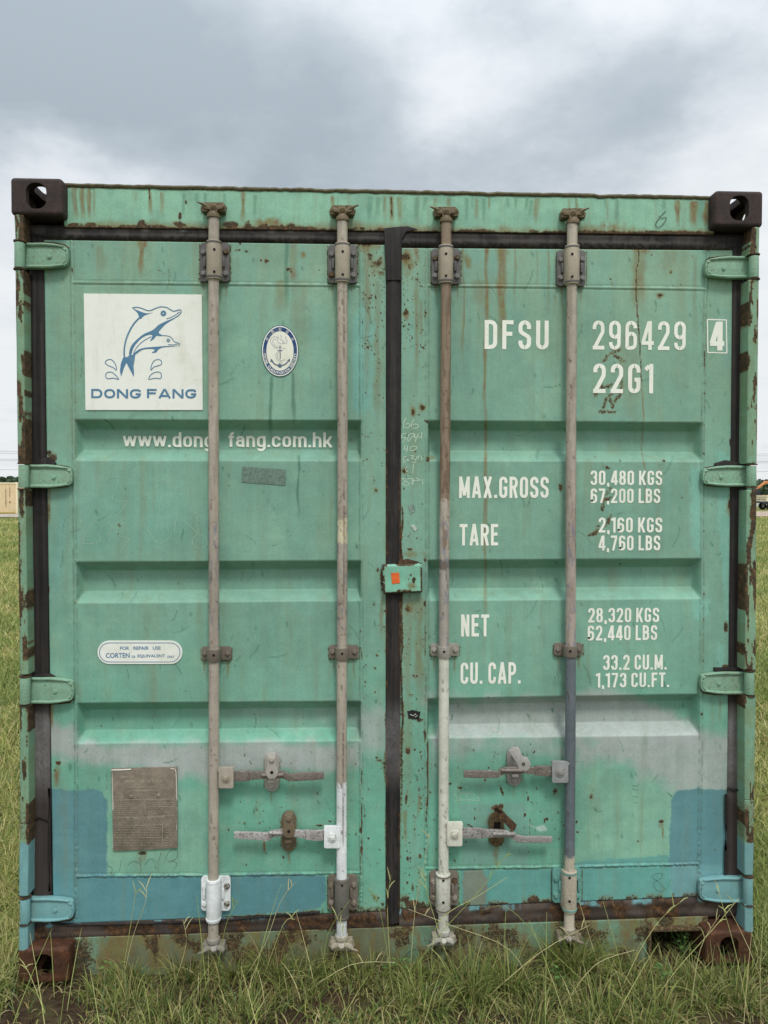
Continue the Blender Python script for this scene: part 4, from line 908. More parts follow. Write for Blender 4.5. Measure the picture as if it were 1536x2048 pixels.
for k, B in enumerate(BR):
    root = empty('locking_bar', tuple(at(B['uc'][2], B['v'][1], Y_BAR)), box); bars.append(root)
    def own(o): return o
    ch0 = set(bpy.data.objects)
    P0 = at(B['uc'][0], B['v'][0], Y_BAR); P1 = at(B['uc'][2], B['v'][1], Y_BAR)
    bar_tube(P0, P1, .0172, bar_paint(k), 'bar', root)
    def lp(v):
        t = (v-B['v'][0])/(B['v'][1]-B['v'][0]); return B['uc'][0]+(B['uc'][2]-B['uc'][0])*t
    bracket(root, lp(525), B['top'], B['tops'], lin(92, 90, 90), lin(164, 153, 136), .06)
    bracket(root, lp(1790), B['bot'], B['bots'], B['sp'], B['sc'], .05 if k == 0 else .2, holes=k != 0)
    guide(root, lp(1300), *B['mid'], lin(112, 104, 98) if k != 2 else lin(150, 146, 140), .2)
    cam_end(root, B['ct'][0]-1, B['ct'][1]-9, True, lin(104, 88, 74), .3, 1 if k in (1, 3) else -1)
    cam_end(root, B['cb'][0], B['cb'][1]+9, False, (lin(150, 146, 138), lin(196, 188, 172), lin(196, 192, 184), lin(146, 138, 126))[k], .12, 1 if k in (1, 3) else -1)
    for o in set(bpy.data.objects)-ch0:
        if o.parent == root: o.matrix_parent_inverse = Matrix.Translation(-root.location)
bars[0]['label'] = 'beige locking bar left of the seal, its lower bracket painted white'
bars[1]['label'] = 'beige locking bar with a white painted lower end'
bars[2]['label'] = 'brown locking bar turning cream white below'
bars[3]['label'] = 'beige locking bar turning slate grey below'

# ---- handles
def handle(parent, hub, P, keeper, rgbh, rgbhub, rgbk, rustk, grip, swing=False):
    r0 = parent.location.copy(); ch0 = set(bpy.data.objects)
    u0, v0, u1, v1 = hub
    mb = MB(rgbhub, .12); mb.prism(rrect(u0, v0, u1, v1, 4, .006), Vector((0, .006, 0)), .0012); mb.prism(rrect(u0, v0, u1, v1, 4, .030), Vector((0, .006, 0)), .0012)
    q = at((u0+u1)/2, v0+3, .02); mb.box((q.x, .021, q.z), (abs(at(u1, v0, .02).x-at(u0, v0, .02).x), .028, .008), bev=.001)
    o = mb.build('handle_hub', M_hard, parent)
    p = at((u0+u1)/2, (v0+v1)/2, .006); mb = MB(rgbhub, .25); mb.tube(p+Vector((0, .002, 0)), p-Vector((0, .004, 0)), .0145, n=20, bev=.0015); mb.tube(p, p-Vector((0, .008, 0)), .0085, .007, n=16, bev=.0015); mb.build('hub_pin', M_hard, parent)
    # handle: forged flat bar, P = list of (u, v, half height px, y)
    mb = MB(rgbh, .2)
    for a, b in ((0, 3), (2, len(P)-4), (len(P)-5, len(P))):
        seg = P[a:b]; yy = sum(p[3] for p in seg)/len(seg)
        k = 1.0 if a != 2 else .82
        out = [at(u, v-h*k, yy-.004) for u, v, h, y in seg]+[at(u, v+h*k, yy-.004) for u, v, h, y in seg[::-1]]
        mb.prism(out, Vector((0, .011, 0)), .0016)
    m_ = P[len(P)//2-1]; mb.tube(at(m_[0]-22, m_[1], .008), at(m_[0]+22, m_[1], .008), .0062, .0062, n=12, bev=.001)
    hd = mb.build('handle', M_forged, parent)
    # keeper plate and hasp
    ku0, kv0, ku1, kv1 = keeper
    mb = MB(rgbk, rustk); mb.prism(rrect(ku0, kv0, ku1, kv1, 14, .048), Vector((0, .010, 0)), .002)
    c = (ku0+ku1)/2
    if not swing:
        mb.prism([at(c+x, v_, .0) for x, v_ in ((-8, kv0+8), (-9, kv0+24), (-13, kv0+38), (-11, kv0+46), (-6, kv0+53), (6, kv0+53), (11, kv0+46), (13, kv0+38), (9, kv0+24), (8, kv0+8))], Vector((0, .008, 0)), .002)
        mb.box(at(c, kv0+12, .028), (.026, .05, .030), bev=.003)
    mb.box(at(c, kv1-25, .03), (.022, .038, .012), bev=.003)
    mb.build('handle_keeper', M_hard, parent)
    hexbolt(at(c, kv0+13, -.0 if not swing else .046), .0085, tuple(x*1.15 for x in rgbk), rustk, parent, .008)
    hexbolt(at(c, kv1-12, .048), .0085, tuple(x*1.05 for x in rgbk), rustk, parent, .008)
    if not swing:
        p = at(c, kv0+40, .0); mb = MB(lin(34, 26, 24)); mb.tube(p+Vector((0, .004, 0)), p-Vector((0, .0006, 0)), .0055, n=14); mb.build('seal_hole', M_blackhole, parent)
    for o in set(bpy.data.objects)-ch0:
        if o.parent == parent: o.matrix_parent_inverse = Matrix.Translation(-r0)
    return hd
MET = lin(134, 126, 118); DM = lin(108, 92, 78)
handle(bars[0], (437, 1535, 467, 1577), [(466, 1554, 10, .02), (484, 1553, 10, .02), (500, 1552, 10, .018), (520, 1551, 9, .012), (545, 1550, 9, .010), (565, 1550, 8, .012), (580, 1556, 7, .016), (600, 1554, 8, .018), (630, 1553, 7.5, .018), (648, 1552, 7, .018)], (529, 1505, 558, 1583), lin(120, 112, 104), BEIGE, lin(168, 162, 154), .1, 0)
handle(bars[1], (648, 1653, 681, 1697), [(650, 1671, 10, .02), (630, 1672, 10, .02), (610, 1670, 9, .016), (585, 1667, 8, .011), (562, 1666, 8, .011), (545, 1669, 8, .013), (533, 1675, 8, .016), (515, 1673, 7, .018), (490, 1672, 7, .018), (468, 1671, 6, .018)], (563, 1623, 592, 1703), lin(176, 172, 170), WHITEP, lin(112, 98, 86), .25, 0)
handle(bars[2], (894, 1645, 925, 1693), [(924, 1667, 10, .02), (945, 1667, 10, .02), (965, 1668, 10, .017), (985, 1668, 9, .011), (1008, 1668, 8, .010), (1022, 1670, 7, .011), (1034, 1678, 7, .014), (1050, 1680, 6, .018), (1080, 1680, 6, .018), (1105, 1680, 5.5, .018)], (979, 1625, 1008, 1694), lin(150, 146, 142), lin(206, 206, 192), lin(104, 84, 68), .4, 0, swing=True)
handle(bars[3], (1104, 1523, 1137, 1566), [(1105, 1543, 10, .02), (1088, 1543, 10, .02), (1070, 1542, 9, .016), (1050, 1541, 8, .011), (1025, 1541, 8, .010), (1005, 1543, 8, .012), (996, 1550, 6.5, .015), (980, 1549, 7, .018), (950, 1549, 7, .018), (928, 1549, 6.5, .018)], (1014, 1497, 1043, 1572), lin(120, 112, 104), lin(150, 152, 152), lin(160, 156, 150), .12, 0, swing=True)
# hasps that have swung aside, and the open slot of the third keeper
mb = MB(lin(96, 74, 56), .8); mb.prism([at(u, v, .008) for u, v in ((990, 1614), (1002, 1618), (1016, 1634), (1034, 1651), (1030, 1661), (1024, 1664), (1008, 1645), (990, 1632))], Vector((0, .016, 0)), .003)
mb.path([at(u, v, .004) for u, v in ((984, 1618), (992, 1612), (1002, 1620), (996, 1632))], .006, 8)
o = mb.build('hasp', M_hard, bars[2]); o.matrix_parent_inverse = Matrix.Translation(-bars[2].location)
mb = MB(lin(20, 16, 14)); mb.prism([at(u, v, .0475) for u, v in ((988, 1645), (1001, 1644), (1001, 1657), (988, 1657))], Vector((0, .002, 0)))
o = mb.build('keeper_slot', M_blackhole, bars[2]); o.matrix_parent_inverse = Matrix.Translation(-bars[2].location)
mb = MB(lin(176, 174, 170), .15); mb.prism([at(u, v, .006) for u, v in ((1018, 1502), (1026, 1494), (1038, 1496), (1043, 1506), (1046, 1514), (1056, 1516), (1062, 1528), (1058, 1540), (1048, 1544), (1038, 1540), (1034, 1526), (1026, 1516))], Vector((0, .010, 0)), .003)
p = at(1047, 1528, .005); mb.rgb = lin(90, 82, 76); mb.tube(p+Vector((0, .006, 0)), p-Vector((0, .001, 0)), .006, n=14)
o = mb.build('hasp', M_hard, bars[3]); o.matrix_parent_inverse = Matrix.Translation(-bars[3].location)

# ------------------------------------------------------------------ flat print: strokes, fills, fonts
EPS = .0006
def fillet(path, closed):
    out = []; n = len(path)
    for i, p in enumerate(path):
        r = p[2] if len(p) > 2 else 0
        if r <= 0 or (not closed and i in (0, n-1)): out.append(Vector(p[:2])); continue
        P = Vector(p[:2]); A = Vector(path[i-1][:2]); B = Vector(path[(i+1) % n][:2])
        a = (A-P); b = (B-P); la, lb = a.length, b.length; a.normalize(); b.normalize()
        ang = a.angle(b); d = min(r/math.tan(ang/2), la*.5 if len(path[i-1]) > 2 and path[i-1][2] > 0 else la, lb*.5 if len(path[(i+1) % n]) > 2 and path[(i+1) % n][2] > 0 else lb)
        s, e = P+a*d, P+b*d
        for k in range(7):
            t = k/6; out.append(s*(1-t)**2+P*2*t*(1-t)*.86+P*0+(e*t**2)+(s+e)*.5*2*t*(1-t)*.14)
    return out
def ribbon2d(pts, w, closed=False):
    pts = [Vector(p[:2]) for p in pts]; n = len(pts); L = []; R = []
    for i in range(n):
        if closed: a = pts[i]-pts[i-1]; b = pts[(i+1) % n]-pts[i]
        else: a = pts[i]-pts[i-1] if i else pts[1]-pts[0]; b = pts[i+1]-pts[i] if i < n-1 else a
        if a.length < 1e-9: a = b
        if b.length < 1e-9: b = a
        a = a.normalized(); b = b.normalized(); na = Vector((-a.y, a.x)); nb = Vector((-b.y, b.x)); m = na+nb
        m = na if m.length < .2 else m.normalized(); k = 1/max(.5, m.dot(na))
        ww = (w[i] if isinstance(w, (list, tuple)) else w)/2*k
        L.append(pts[i]+m*ww); R.append(pts[i]-m*ww)
    q = []
    for i in range(n if closed else n-1):
        j = (i+1) % n; q.append((L[i], R[i], R[j], L[j]))
    return q
def GL(c, T, w=.43, r=.17):
    q = w/.43; L = T/2; B = T/2; Tp = 1-T/2
    R = w-T/2; o = []
    def P(*p, closed=False): o.append((list(p), closed))
    if c == 'D': P((L, B), (R, B, r), (R, Tp, r), (L, Tp), closed=True)
    elif c == 'F': w = .38*q; P((L, 0), (L, 1)); P((T, Tp), (w, Tp)); P((T, .53), (w*.9, .53))
    elif c == 'E': w = .38*q; P((L, 0), (L, 1)); P((T, Tp), (w, Tp)); P((T, .53), (w*.92, .53)); P((T, B), (w, B))
    elif c == 'L': w = .36*q; P((L, 0), (L, 1)); P((T, B), (w, B))
    elif c == 'T': w = .42*q; P((0, Tp), (w, Tp)); P((w/2, 0), (w/2, 1-T))
    elif c == 'S': P((R, .70), (R, Tp, r), (L, Tp, r), (L, .60, r*.7), (R, .42, r*.7), (R, B, r), (L, B, r), (L, .30))
    elif c == 'U': P((L, 1), (L, B, r), (R, B, r), (R, 1))
    elif c in '0O': P((L, B, r), (R, B, r), (R, Tp, r), (L, Tp, r), closed=True)
    elif c == '2': P((L, .70), (L, Tp, r), (R, Tp, r), (R, .60, .12), (L+.01, B)); P((0, B), (w, B))
    elif c == '3': P((L, .72), (L, Tp, r), (R, Tp, r), (R, .53, .12), (w*.45, .53)); P((w*.6, .53-T*.0), (R, .53, .12), (R, B, r), (L, B, r), (L, .28))
    elif c == '4': xv = w*.72; P((xv, 0), (xv, 1)); P((xv-T*.3, .97), (T*.35, .24)); P((0, .24), (w+.02, .24))
    elif c == '6': P((L, .16, .1), (L, B, r), (R, B, r), (R, .56, r), (L, .56, r), closed=True); P((L, .3), (L, Tp, r), (R, Tp, r), (R, .74))
    elif c == '9': P((L, .44, r), (R, .44, r), (R, Tp, r), (L, Tp, r), closed=True); P((R, .7), (R, B, r), (L, B, r), (L, .26))
    elif c == '7': P((0, Tp), (w-.01, Tp)); P((R, 1-T), (w*.36, 0))
    elif c == '8': P((L+.01, .54, r*.8), (R-.01, .54, r*.8), (R-.01, Tp, r), (L+.01, Tp, r), closed=True); P((L, B, r), (R, B, r), (R, .52, r*.8), (L, .52, r*.8), closed=True)
    elif c == '1': w = .27*q; P((w-T/2, 0), (w-T/2, 1)); P((w-T, .93), (0, .80))
    elif c == 'G': P((R, .70), (R, Tp, r), (L, Tp, r), (L, B, r), (R, B, r), (R, .50)); P((w*.52, .46), (w, .46))
    elif c == 'C': P((R, .68), (R, Tp, r), (L, Tp, r), (L, B, r), (R, B, r), (R, .32))
    elif c == 'M': w = .56*q; R = w-T/2; P((L, 0), (L, 1)); P((R, 0), (R, 1)); P((T*.55, 1-T*.2), (w/2, .12)); P((w-T*.55, 1-T*.2), (w/2, .12))
    elif c == 'N': P((L, 0), (L, 1)); P((R, 0), (R, 1)); P((T*.6, 1-T*.2), (w-T*.6, T*.2))
    elif c == 'A': w = .48*q; P((T*.45, 0), (w/2-T*.05, 1)); P((w-T*.45, 0), (w/2+T*.05, 1)); P((w*.22, .25), (w*.78, .25))
    elif c == 'X': w = .46*q; P((T*.5, 0), (w-T*.5, 1)); P((T*.5, 1), (w-T*.5, 0))
    elif c == 'K': w = .45*q; P((L, 0), (L, 1)); P((T, .36), (w-T*.4, 1)); P((w*.42, .58), (w-T*.4, 0))
    elif c == 'R': P((L, 0), (L, 1)); P((T, Tp), (R, Tp, r), (R, .50, r), (T, .50)); P((w*.55, .48), (R+.01, 0))
    elif c == 'P': P((L, 0), (L, 1)); P((T, Tp), (R, Tp, r), (R, .46, r), (T, .46))
    elif c == 'B': P((L, 0), (L, 1)); P((T, Tp), (R-.01, Tp, r), (R-.01, .54, r*.7), (T, .54)); P((T, .52), (R, .52, r*.7), (R, B, r), (T, B))
    elif c == '.': w = T; P((0, T/2), (T, T/2))
    elif c == ',': w = T; P((0, T/2), (T, T/2)); P((T*.75, T*.1), (T*.3, -.10))
    elif c == ' ': w = .22*q
    return w, o
def GLOW(c, T):
    """lower case of the same plain bold face; height 1 = ascender"""
    xh = .74; w = .50; r = .2; L = T/2; B = T/2; Tp = xh-T/2; R = w-T/2; o = []
    def P(*p, closed=False): o.append((list(p), closed))
    if c == 'w': w = .74; P((T*.3, xh), (w*.27, T*.35)); P((w*.27, T*.35), (w*.5, xh-.03)); P((w*.5, xh-.03), (w*.73, T*.35)); P((w*.73, T*.35), (w-T*.3, xh))
    elif c == 'o': P((L, B, r), (R, B, r), (R, Tp, r), (L, Tp, r), closed=True)
    elif c == 'd': P((L, B, r), (R, B, r), (R, Tp, r), (L, Tp, r), closed=True); P((R, 0), (R, 1))
    elif c == 'g': P((L, B, r), (R, B, r), (R, Tp, r), (L, Tp, r), closed=True); P((R, xh), (R, -.27+T/2, r*.9), (L, -.27+T/2, r*.7), (L+.01, -.08))
    elif c == 'n': P((L, 0), (L, xh)); P((L, Tp-.2), (L, Tp, r*.8), (R, Tp, r), (R, 0))
    elif c == 'h': P((L, 0), (L, 1)); P((L, Tp-.2), (L, Tp, r*.8), (R, Tp, r), (R, 0))
    elif c == 'm': w = .78; P((L, 0), (L, xh)); P((L, Tp-.2), (L, Tp, r*.8), (w/2, Tp, r*.9), (w/2, 0)); P((w/2, Tp-.2), (w/2, Tp, r*.8), (w-T/2, Tp, r), (w-T/2, 0))
    elif c == 'f': w = .32; P((.15, 0), (.15, 1-T/2, .14), (w, 1-T/2)); P((0, xh-T/2), (w, xh-T/2))
    elif c == 'a': P((L+.01, xh*.68), (L+.01, Tp, r), (R-.01, Tp, r), (R-.01, 0)); P((R, .42), (L, .42, .16), (L, B, .16), (R, B+.04, .1))
    elif c == 'c': P((R, xh*.62), (R, Tp, r), (L, Tp, r), (L, B, r), (R, B, r), (R, xh*.36))
    elif c == 'k': P((L, 0), (L, 1)); P((T, .26), (w-T*.3, xh)); P((w*.40, .42), (w-T*.25, 0))
    elif c == '.': w = T; P((0, T/2), (T, T/2))
    return w, o
def quads_obj(name, quads, y, mat, parent, leaf=None):
    V = []; F = []; lay = 0
    for qs in quads:
        for q in qs:
            b = len(V)
            for p in q:
                yy = y-lay
                if leaf is not None: yy = Y_DOOR+float(leaf.depth(np.array([p[0]]), np.array([p[1]]))[0])-EPS-(.0016 if leaf is LEFT and yy < 0 else .0009)-lay
                V.append((p[0], yy, p[1]))
            F.append((b, b+1, b+2, b+3))
        lay += .00002
    me = bpy.data.meshes.new(name); me.from_pydata(V, [], F); me.materials.append(mat); return link(bpy.data.objects.new(name, me), parent)
def stencil(name, txt, u0, u1, vt, vb, parent, T=.145, gap=.13, mat=None, font=None, y=None, leaf=None):
    Yt = Y_DOOR+(RD if leaf is not None else 0)
    a = at(u0, vb, Yt); b = at(u1, vb, Yt); tp = at(u0, vt, Yt); h = tp.z-a.z; W_ = b.x-a.x
    x = 0; items = []
    for c in txt:
        w, o = (font or GL)(c, T); items.append((x, o)); x += w+(gap if c != ' ' else 0)
    x -= gap; k = W_/x; quads = []
    ix = 0
    for gx, o in items:
        for path, closed in o:
            pts = fillet(path, closed); ix += 1
            q = ribbon2d([(p[0], p[1]) for p in pts], T, closed)
            if leaf is not None:   # cut every quad into short bands so that it follows the pressed relief
                q2 = []
                for A_, B_, C_, D_ in q:
                    m = max(1, int((D_-A_).length/.12)); q2 += [(A_.lerp(D_, i/m), B_.lerp(C_, i/m), B_.lerp(C_, (i+1)/m), A_.lerp(D_, (i+1)/m)) for i in range(m)]
                q = q2
            quads.append([[Vector((a.x+(gx+p.x)*k, a.z+p.y*h)) for p in f] for f in q])
    return quads_obj(name, quads, y or Y_DOOR-EPS-.0003, mat or M_white, parent, leaf)
RDo, LDo = door[1], door[0]
for t, u0, u1, vt, vb, T in (('DFSU', 969, 1097, 640, 698, .14), ('296429', 1185, 1371, 641, 699, .13), ('22G1', 1186, 1306, 727, 786, .14), ('MAX.GROSS', 918, 1097, 953, 996, .15), ('TARE', 919, 996, 1048, 1091, .15), ('NET', 922, 978, 1229, 1273, .15), ('CU. CAP.', 921, 1041, 1325, 1368, .15),
        ('30,480 KGS', 1181, 1324, 941, 970, .15), ('67,200 LBS', 1181, 1320, 977, 1006, .15), ('2,160 KGS', 1197, 1324, 1035, 1065, .15), ('4,760 LBS', 1197, 1320, 1071, 1101, .15), ('28,320 KGS', 1176, 1318, 1216, 1245, .15), ('62,440 LBS', 1175, 1314, 1251, 1281, .15), ('33.2 CU.M.', 1206, 1333, 1310, 1340, .15), ('1,173 CU.FT.', 1192, 1338, 1346, 1375, .15)):
    stencil('lettering', t, u0, u1, vt, vb, RDo, T, gap=(.17 if t in ('DFSU', '296429', '22G1') else .11))
stencil('lettering', '4', 1420, 1447, 643, 701, RDo, .17)
def px_strokes(name, paths, w, mat, parent, y=None, leaf=None, closed=False, step=6.):
    """print drawn as strokes given in photo pixels; w in px (number or list per path)"""
    quads = []
    for i, P in enumerate(paths):
        Q = [P[0]]
        for a, b in zip(P[:-1], P[1:]):
            n = max(1, int(math.hypot(b[0]-a[0], b[1]-a[1])/step))
            for k in range(1, n+1): Q.append((a[0]+(b[0]-a[0])*k/n, a[1]+(b[1]-a[1])*k/n))
        ww = w[i] if isinstance(w, list) else w
        q = ribbon2d(Q, ww, closed)
        quads.append([[Vector((p3.x, p3.z)) for p3 in (at(p.x, p.y, Y_DOOR) for p in f)] for f in q])
    return quads_obj(name, quads, y or Y_DOOR-EPS, mat, parent, leaf)
px_strokes('lettering', [[(1414, 639), (1453, 640)], [(1415, 705), (1454, 706)], [(1414.5, 639), (1415.5, 705)], [(1452.5, 640), (1453.5, 706)]], 2.4, M_white, RDo)

def smooth(P, closed=False, n=5):
    """Catmull-Rom through P"""
    out = []; N = len(P)
    g = (lambda i: P[i % N]) if closed else (lambda i: P[max(0, min(N-1, i))])
    for i in range(N if closed else N-1):
        p0, p1, p2, p3 = g(i-1), g(i), g(i+1), g(i+2)
        for k in range(n):
            t = k/n
            out.append(tuple(.5*((2*p1[j])+(-p0[j]+p2[j])*t+(2*p0[j]-5*p1[j]+4*p2[j]-p3[j])*t*t+(-p0[j]+3*p1[j]-3*p2[j]+p3[j])*t**3) for j in (0, 1)))
    if not closed: out.append(tuple(P[-1]))
    return out
def fill(name, polys, y, mat, parent, holes=None):
    """flat filled shapes (world x,z outlines) lying on plane y, triangulated as 2D curves"""
    cu = bpy.data.curves.new('tmp', 'CURVE'); cu.dimensions = '2D'; cu.fill_mode = 'BOTH'
    for P in polys:
        sp = cu.splines.new('POLY'); sp.points.add(len(P)-1); sp.use_cyclic_u = True
        for i, p in enumerate(P): sp.points[i].co = (p[0], p[1], 0, 1)
    o = bpy.data.objects.new('tmp', cu); col.objects.link(o)
    dg = bpy.context.evaluated_depsgraph_get(); dg.update()
    me = bpy.data.meshes.new_from_object(o.evaluated_get(dg)); bpy.data.objects.remove(o); bpy.data.curves.remove(cu)
    for v in me.vertices: v.co = (v.co.x, y, v.co.y)
    me.name = name; me.materials.clear(); me.materials.append(mat)
    return link(bpy.data.objects.new(name, me), parent)
def wz(u, v, y=Y_DOOR): p = at(u, v, y); return (p.x, p.z)
def text_mesh(txt, offset=0.0, space=1.0):
    cu = bpy.data.curves.new('tmp', 'FONT'); cu.body = txt; cu.size = 1; cu.offset = offset; cu.space_character = space; cu.resolution_u = 4
    o = bpy.data.objects.new('tmp', cu); col.objects.link(o)
    dg = bpy.context.evaluated_depsgraph_get(); dg.update()
    me = bpy.data.meshes.new_from_object(o.evaluated_get(dg)); bpy.data.objects.remove(o); bpy.data.curves.remove(cu)
    return me
def font_print(name, txt, u0, u1, vt, vb, y, mat, parent, offset=.0, space=1.0, leaf=None, asc=True, rot=0.0):
    """vt..vb: top of the tallest letter to the lowest point"""
    me = text_mesh(txt, offset, space); n = len(me.vertices); co = np.zeros(n*3, np.float32); me.vertices.foreach_get('co', co); co = co.reshape(-1, 3)
    x0, x1, y0, y1 = co[:, 0].min(), co[:, 0].max(), co[:, 1].min(), co[:, 1].max()
    a = at(u0, vb, y); b = at(u1, vb, y); t = at(u0, vt, y)
    X = a.x+(co[:, 0]-x0)/(x1-x0)*(b.x-a.x); Z = a.z+(co[:, 1]-y0)/(y1-y0)*(t.z-a.z)
    if rot: cx, cz = X.mean(), Z.mean(); c, s = math.cos(rot), math.sin(rot); X, Z = cx+(X-cx)*c-(Z-cz)*s, cz+(X-cx)*s+(Z-cz)*c
    me.vertices.foreach_set('co', np.stack([X, np.full(n, y), Z], -1).astype(np.float32).ravel())
    if leaf is not None:
        bm = bmesh.new(); bm.from_mesh(me)
        for z in leaf.bends():
            if Z.min() < z < Z.max(): bmesh.ops.bisect_plane(bm, geom=bm.verts[:]+bm.edges[:]+bm.faces[:], plane_co=(0, 0, z), plane_no=(0, 0, 1))
        for v in bm.verts: v.co.y = Y_DOOR+float(leaf.depth(np.array([v.co.x]), np.array([v.co.z]))[0])-EPS-.0006
        bm.to_mesh(me); bm.free()
    me.name = name; me.materials.clear(); me.materials.append(mat)
    return link(bpy.data.objects.new(name, me), parent)

# ---- web address (lies in the first recess)
yr = Y_DOOR+RD
URLL = Leaf.__new__(Leaf); URLL.x0, URLL.x1, URLL.rows = LEFT.x0, LEFT.x1, LEFT.rows
URLL.depth = lambda x, z: LEFT.depth(x, z)-.0009
stencil('lettering', 'www.dong', 247, 427, 864, 894, LDo, .155, .10, font=GLOW, leaf=URLL)
stencil('lettering', 'fang.com.hk', 457, 664, 864, 894, LDo, .155, .10, font=GLOW, leaf=URLL)

# ---- dolphin sticker
LG = empty('dolphin_sticker', tuple(at(287, 820, Y_DOOR-.002)), LDo); LG['label'] = 'square white sticker printed with two leaping blue dolphins'
def adopt(o): o.parent = LG; o.matrix_parent_inverse = Matrix.Translation(-LG.location); return o
Ys = Y_DOOR-.0030
mb = MB(); mb.prism([at(u, v, Ys) for u, v in ((167.5, 587), (403.5, 589), (405.5, 820), (171, 820))], Vector((0, .0015, 0)))
adopt(mb.build('sticker_sheet', M_sticker))
Z = lambda X, Y: (140+X*.19531, 570+Y*.19531)
def lp_(P, sm=True, n=4): 
    P = smooth(P, True, n) if sm else P
    return [wz(*Z(*p), Ys) for p in P]
belly = [(1143, 278), (1120, 312), (1060, 352), (985, 398), (935, 448), (908, 486), (925, 503), (958, 520), (925, 524), (885, 522), (862, 550), (820, 577), (838, 540), (842, 512), (800, 512), (740, 540), (690, 588), (650, 645), (628, 712), (606, 712), (612, 660), (640, 605), (700, 545), (760, 500), (850, 460), (905, 410), (985, 370), (1060, 338), (1112, 305)]
dors = [(640, 238), (680, 254), (735, 276), (790, 290), (848, 282), (795, 300), (755, 318), (722, 350), (706, 322), (692, 288), (668, 262)]
tail = [(556, 722), (568, 738), (584, 740), (600, 726), (612, 712), (640, 716), (668, 712), (662, 770), (650, 830), (656, 890), (653, 942), (632, 900), (578, 795), (552, 850), (524, 938), (512, 880), (520, 810), (538, 760)]
bel2 = [(1108, 625), (1020, 632), (945, 640), (905, 662), (880, 690), (836, 694), (866, 672), (860, 658), (800, 654), (740, 664), (700, 690), (660, 718), (656, 700), (700, 664), (752, 645), (830, 636), (930, 628), (1020, 623)]
yi = Ys-.0005
adopt(fill('print', [lp_(belly, True, 3)], yi, M_blueink, None)); adopt(fill('print', [lp_(dors, True, 3)], yi-.0001, M_blueink, None))
adopt(fill('print', [lp_(tail, False)], yi-.0002, M_blueink, None)); adopt(fill('print', [lp_(bel2, True, 3)], yi-.0003, M_blueink, None))
def circ(cx, cy, r, n=20): return [wz(*Z(cx+r*math.cos(2*PI*k/n), cy+r*math.sin(2*PI*k/n)), Ys) for k in range(n)]
adopt(fill('print', [circ(957, 290, 29), circ(957, 288, 8, 12)], yi-.0004, M_blueink, None)); adopt(fill('print', [circ(1007, 567, 18), circ(1007, 566, 6, 12)], yi-.0004, M_blueink, None))
def strokes(paths, w, closed=False):
    for i_, p in enumerate(paths): adopt(px_strokes('print', [[Z(*q) for q in smooth(p, closed, 6)]], w[i_] if isinstance(w, list) else w, M_blueink, None, y=yi-.0005, closed=closed, step=50))
strokes([[(640, 236), (690, 230), (740, 242), (790, 262), (830, 262), (870, 245), (930, 226), (990, 232), (1030, 254), (1064, 270), (1100, 262), (1130, 256), (1142, 272), (1128, 300)],
         [(955, 518), (1005, 524), (1042, 542), (1072, 582), (1102, 592), (1126, 604), (1108, 624)]], [1.8, 1.4])
strokes([[(722, 330), (660, 395), (612, 475), (578, 560), (560, 650), (558, 728)]], 3.0)
strokes([[(650, 712), (680, 650), (724, 600), (775, 562), (838, 530)], [(990, 348), (1040, 332), (1090, 304), (1124, 276)], [(1008, 611), (1060, 614), (1108, 604)], [(612, 716), (628, 670), (660, 620)]], 1.3)
strokes([[(365, 800), (380, 772), (420, 764), (455, 790), (474, 830), (478, 872), (448, 848), (400, 828)], [(370, 938), (376, 905), (410, 892), (450, 905), (502, 966), (450, 955), (390, 960)],
         [(832, 872), (838, 825), (862, 780), (900, 764), (936, 776), (938, 812), (905, 828), (865, 840)], [(810, 966), (832, 920), (880, 894), (925, 896), (940, 930), (925, 958), (870, 955)]], 1.5, closed=True)
WIDE = lambda c, T: GL(c, T, 1.14, .40)
for wd, a_, b_ in (('DONG', 183.2, 282.5), ('FANG', 294.5, 393)): adopt(stencil('print', wd, a_, b_, 778, 796.5, None, .215, .17, M_blueink, WIDE, yi-.0002))

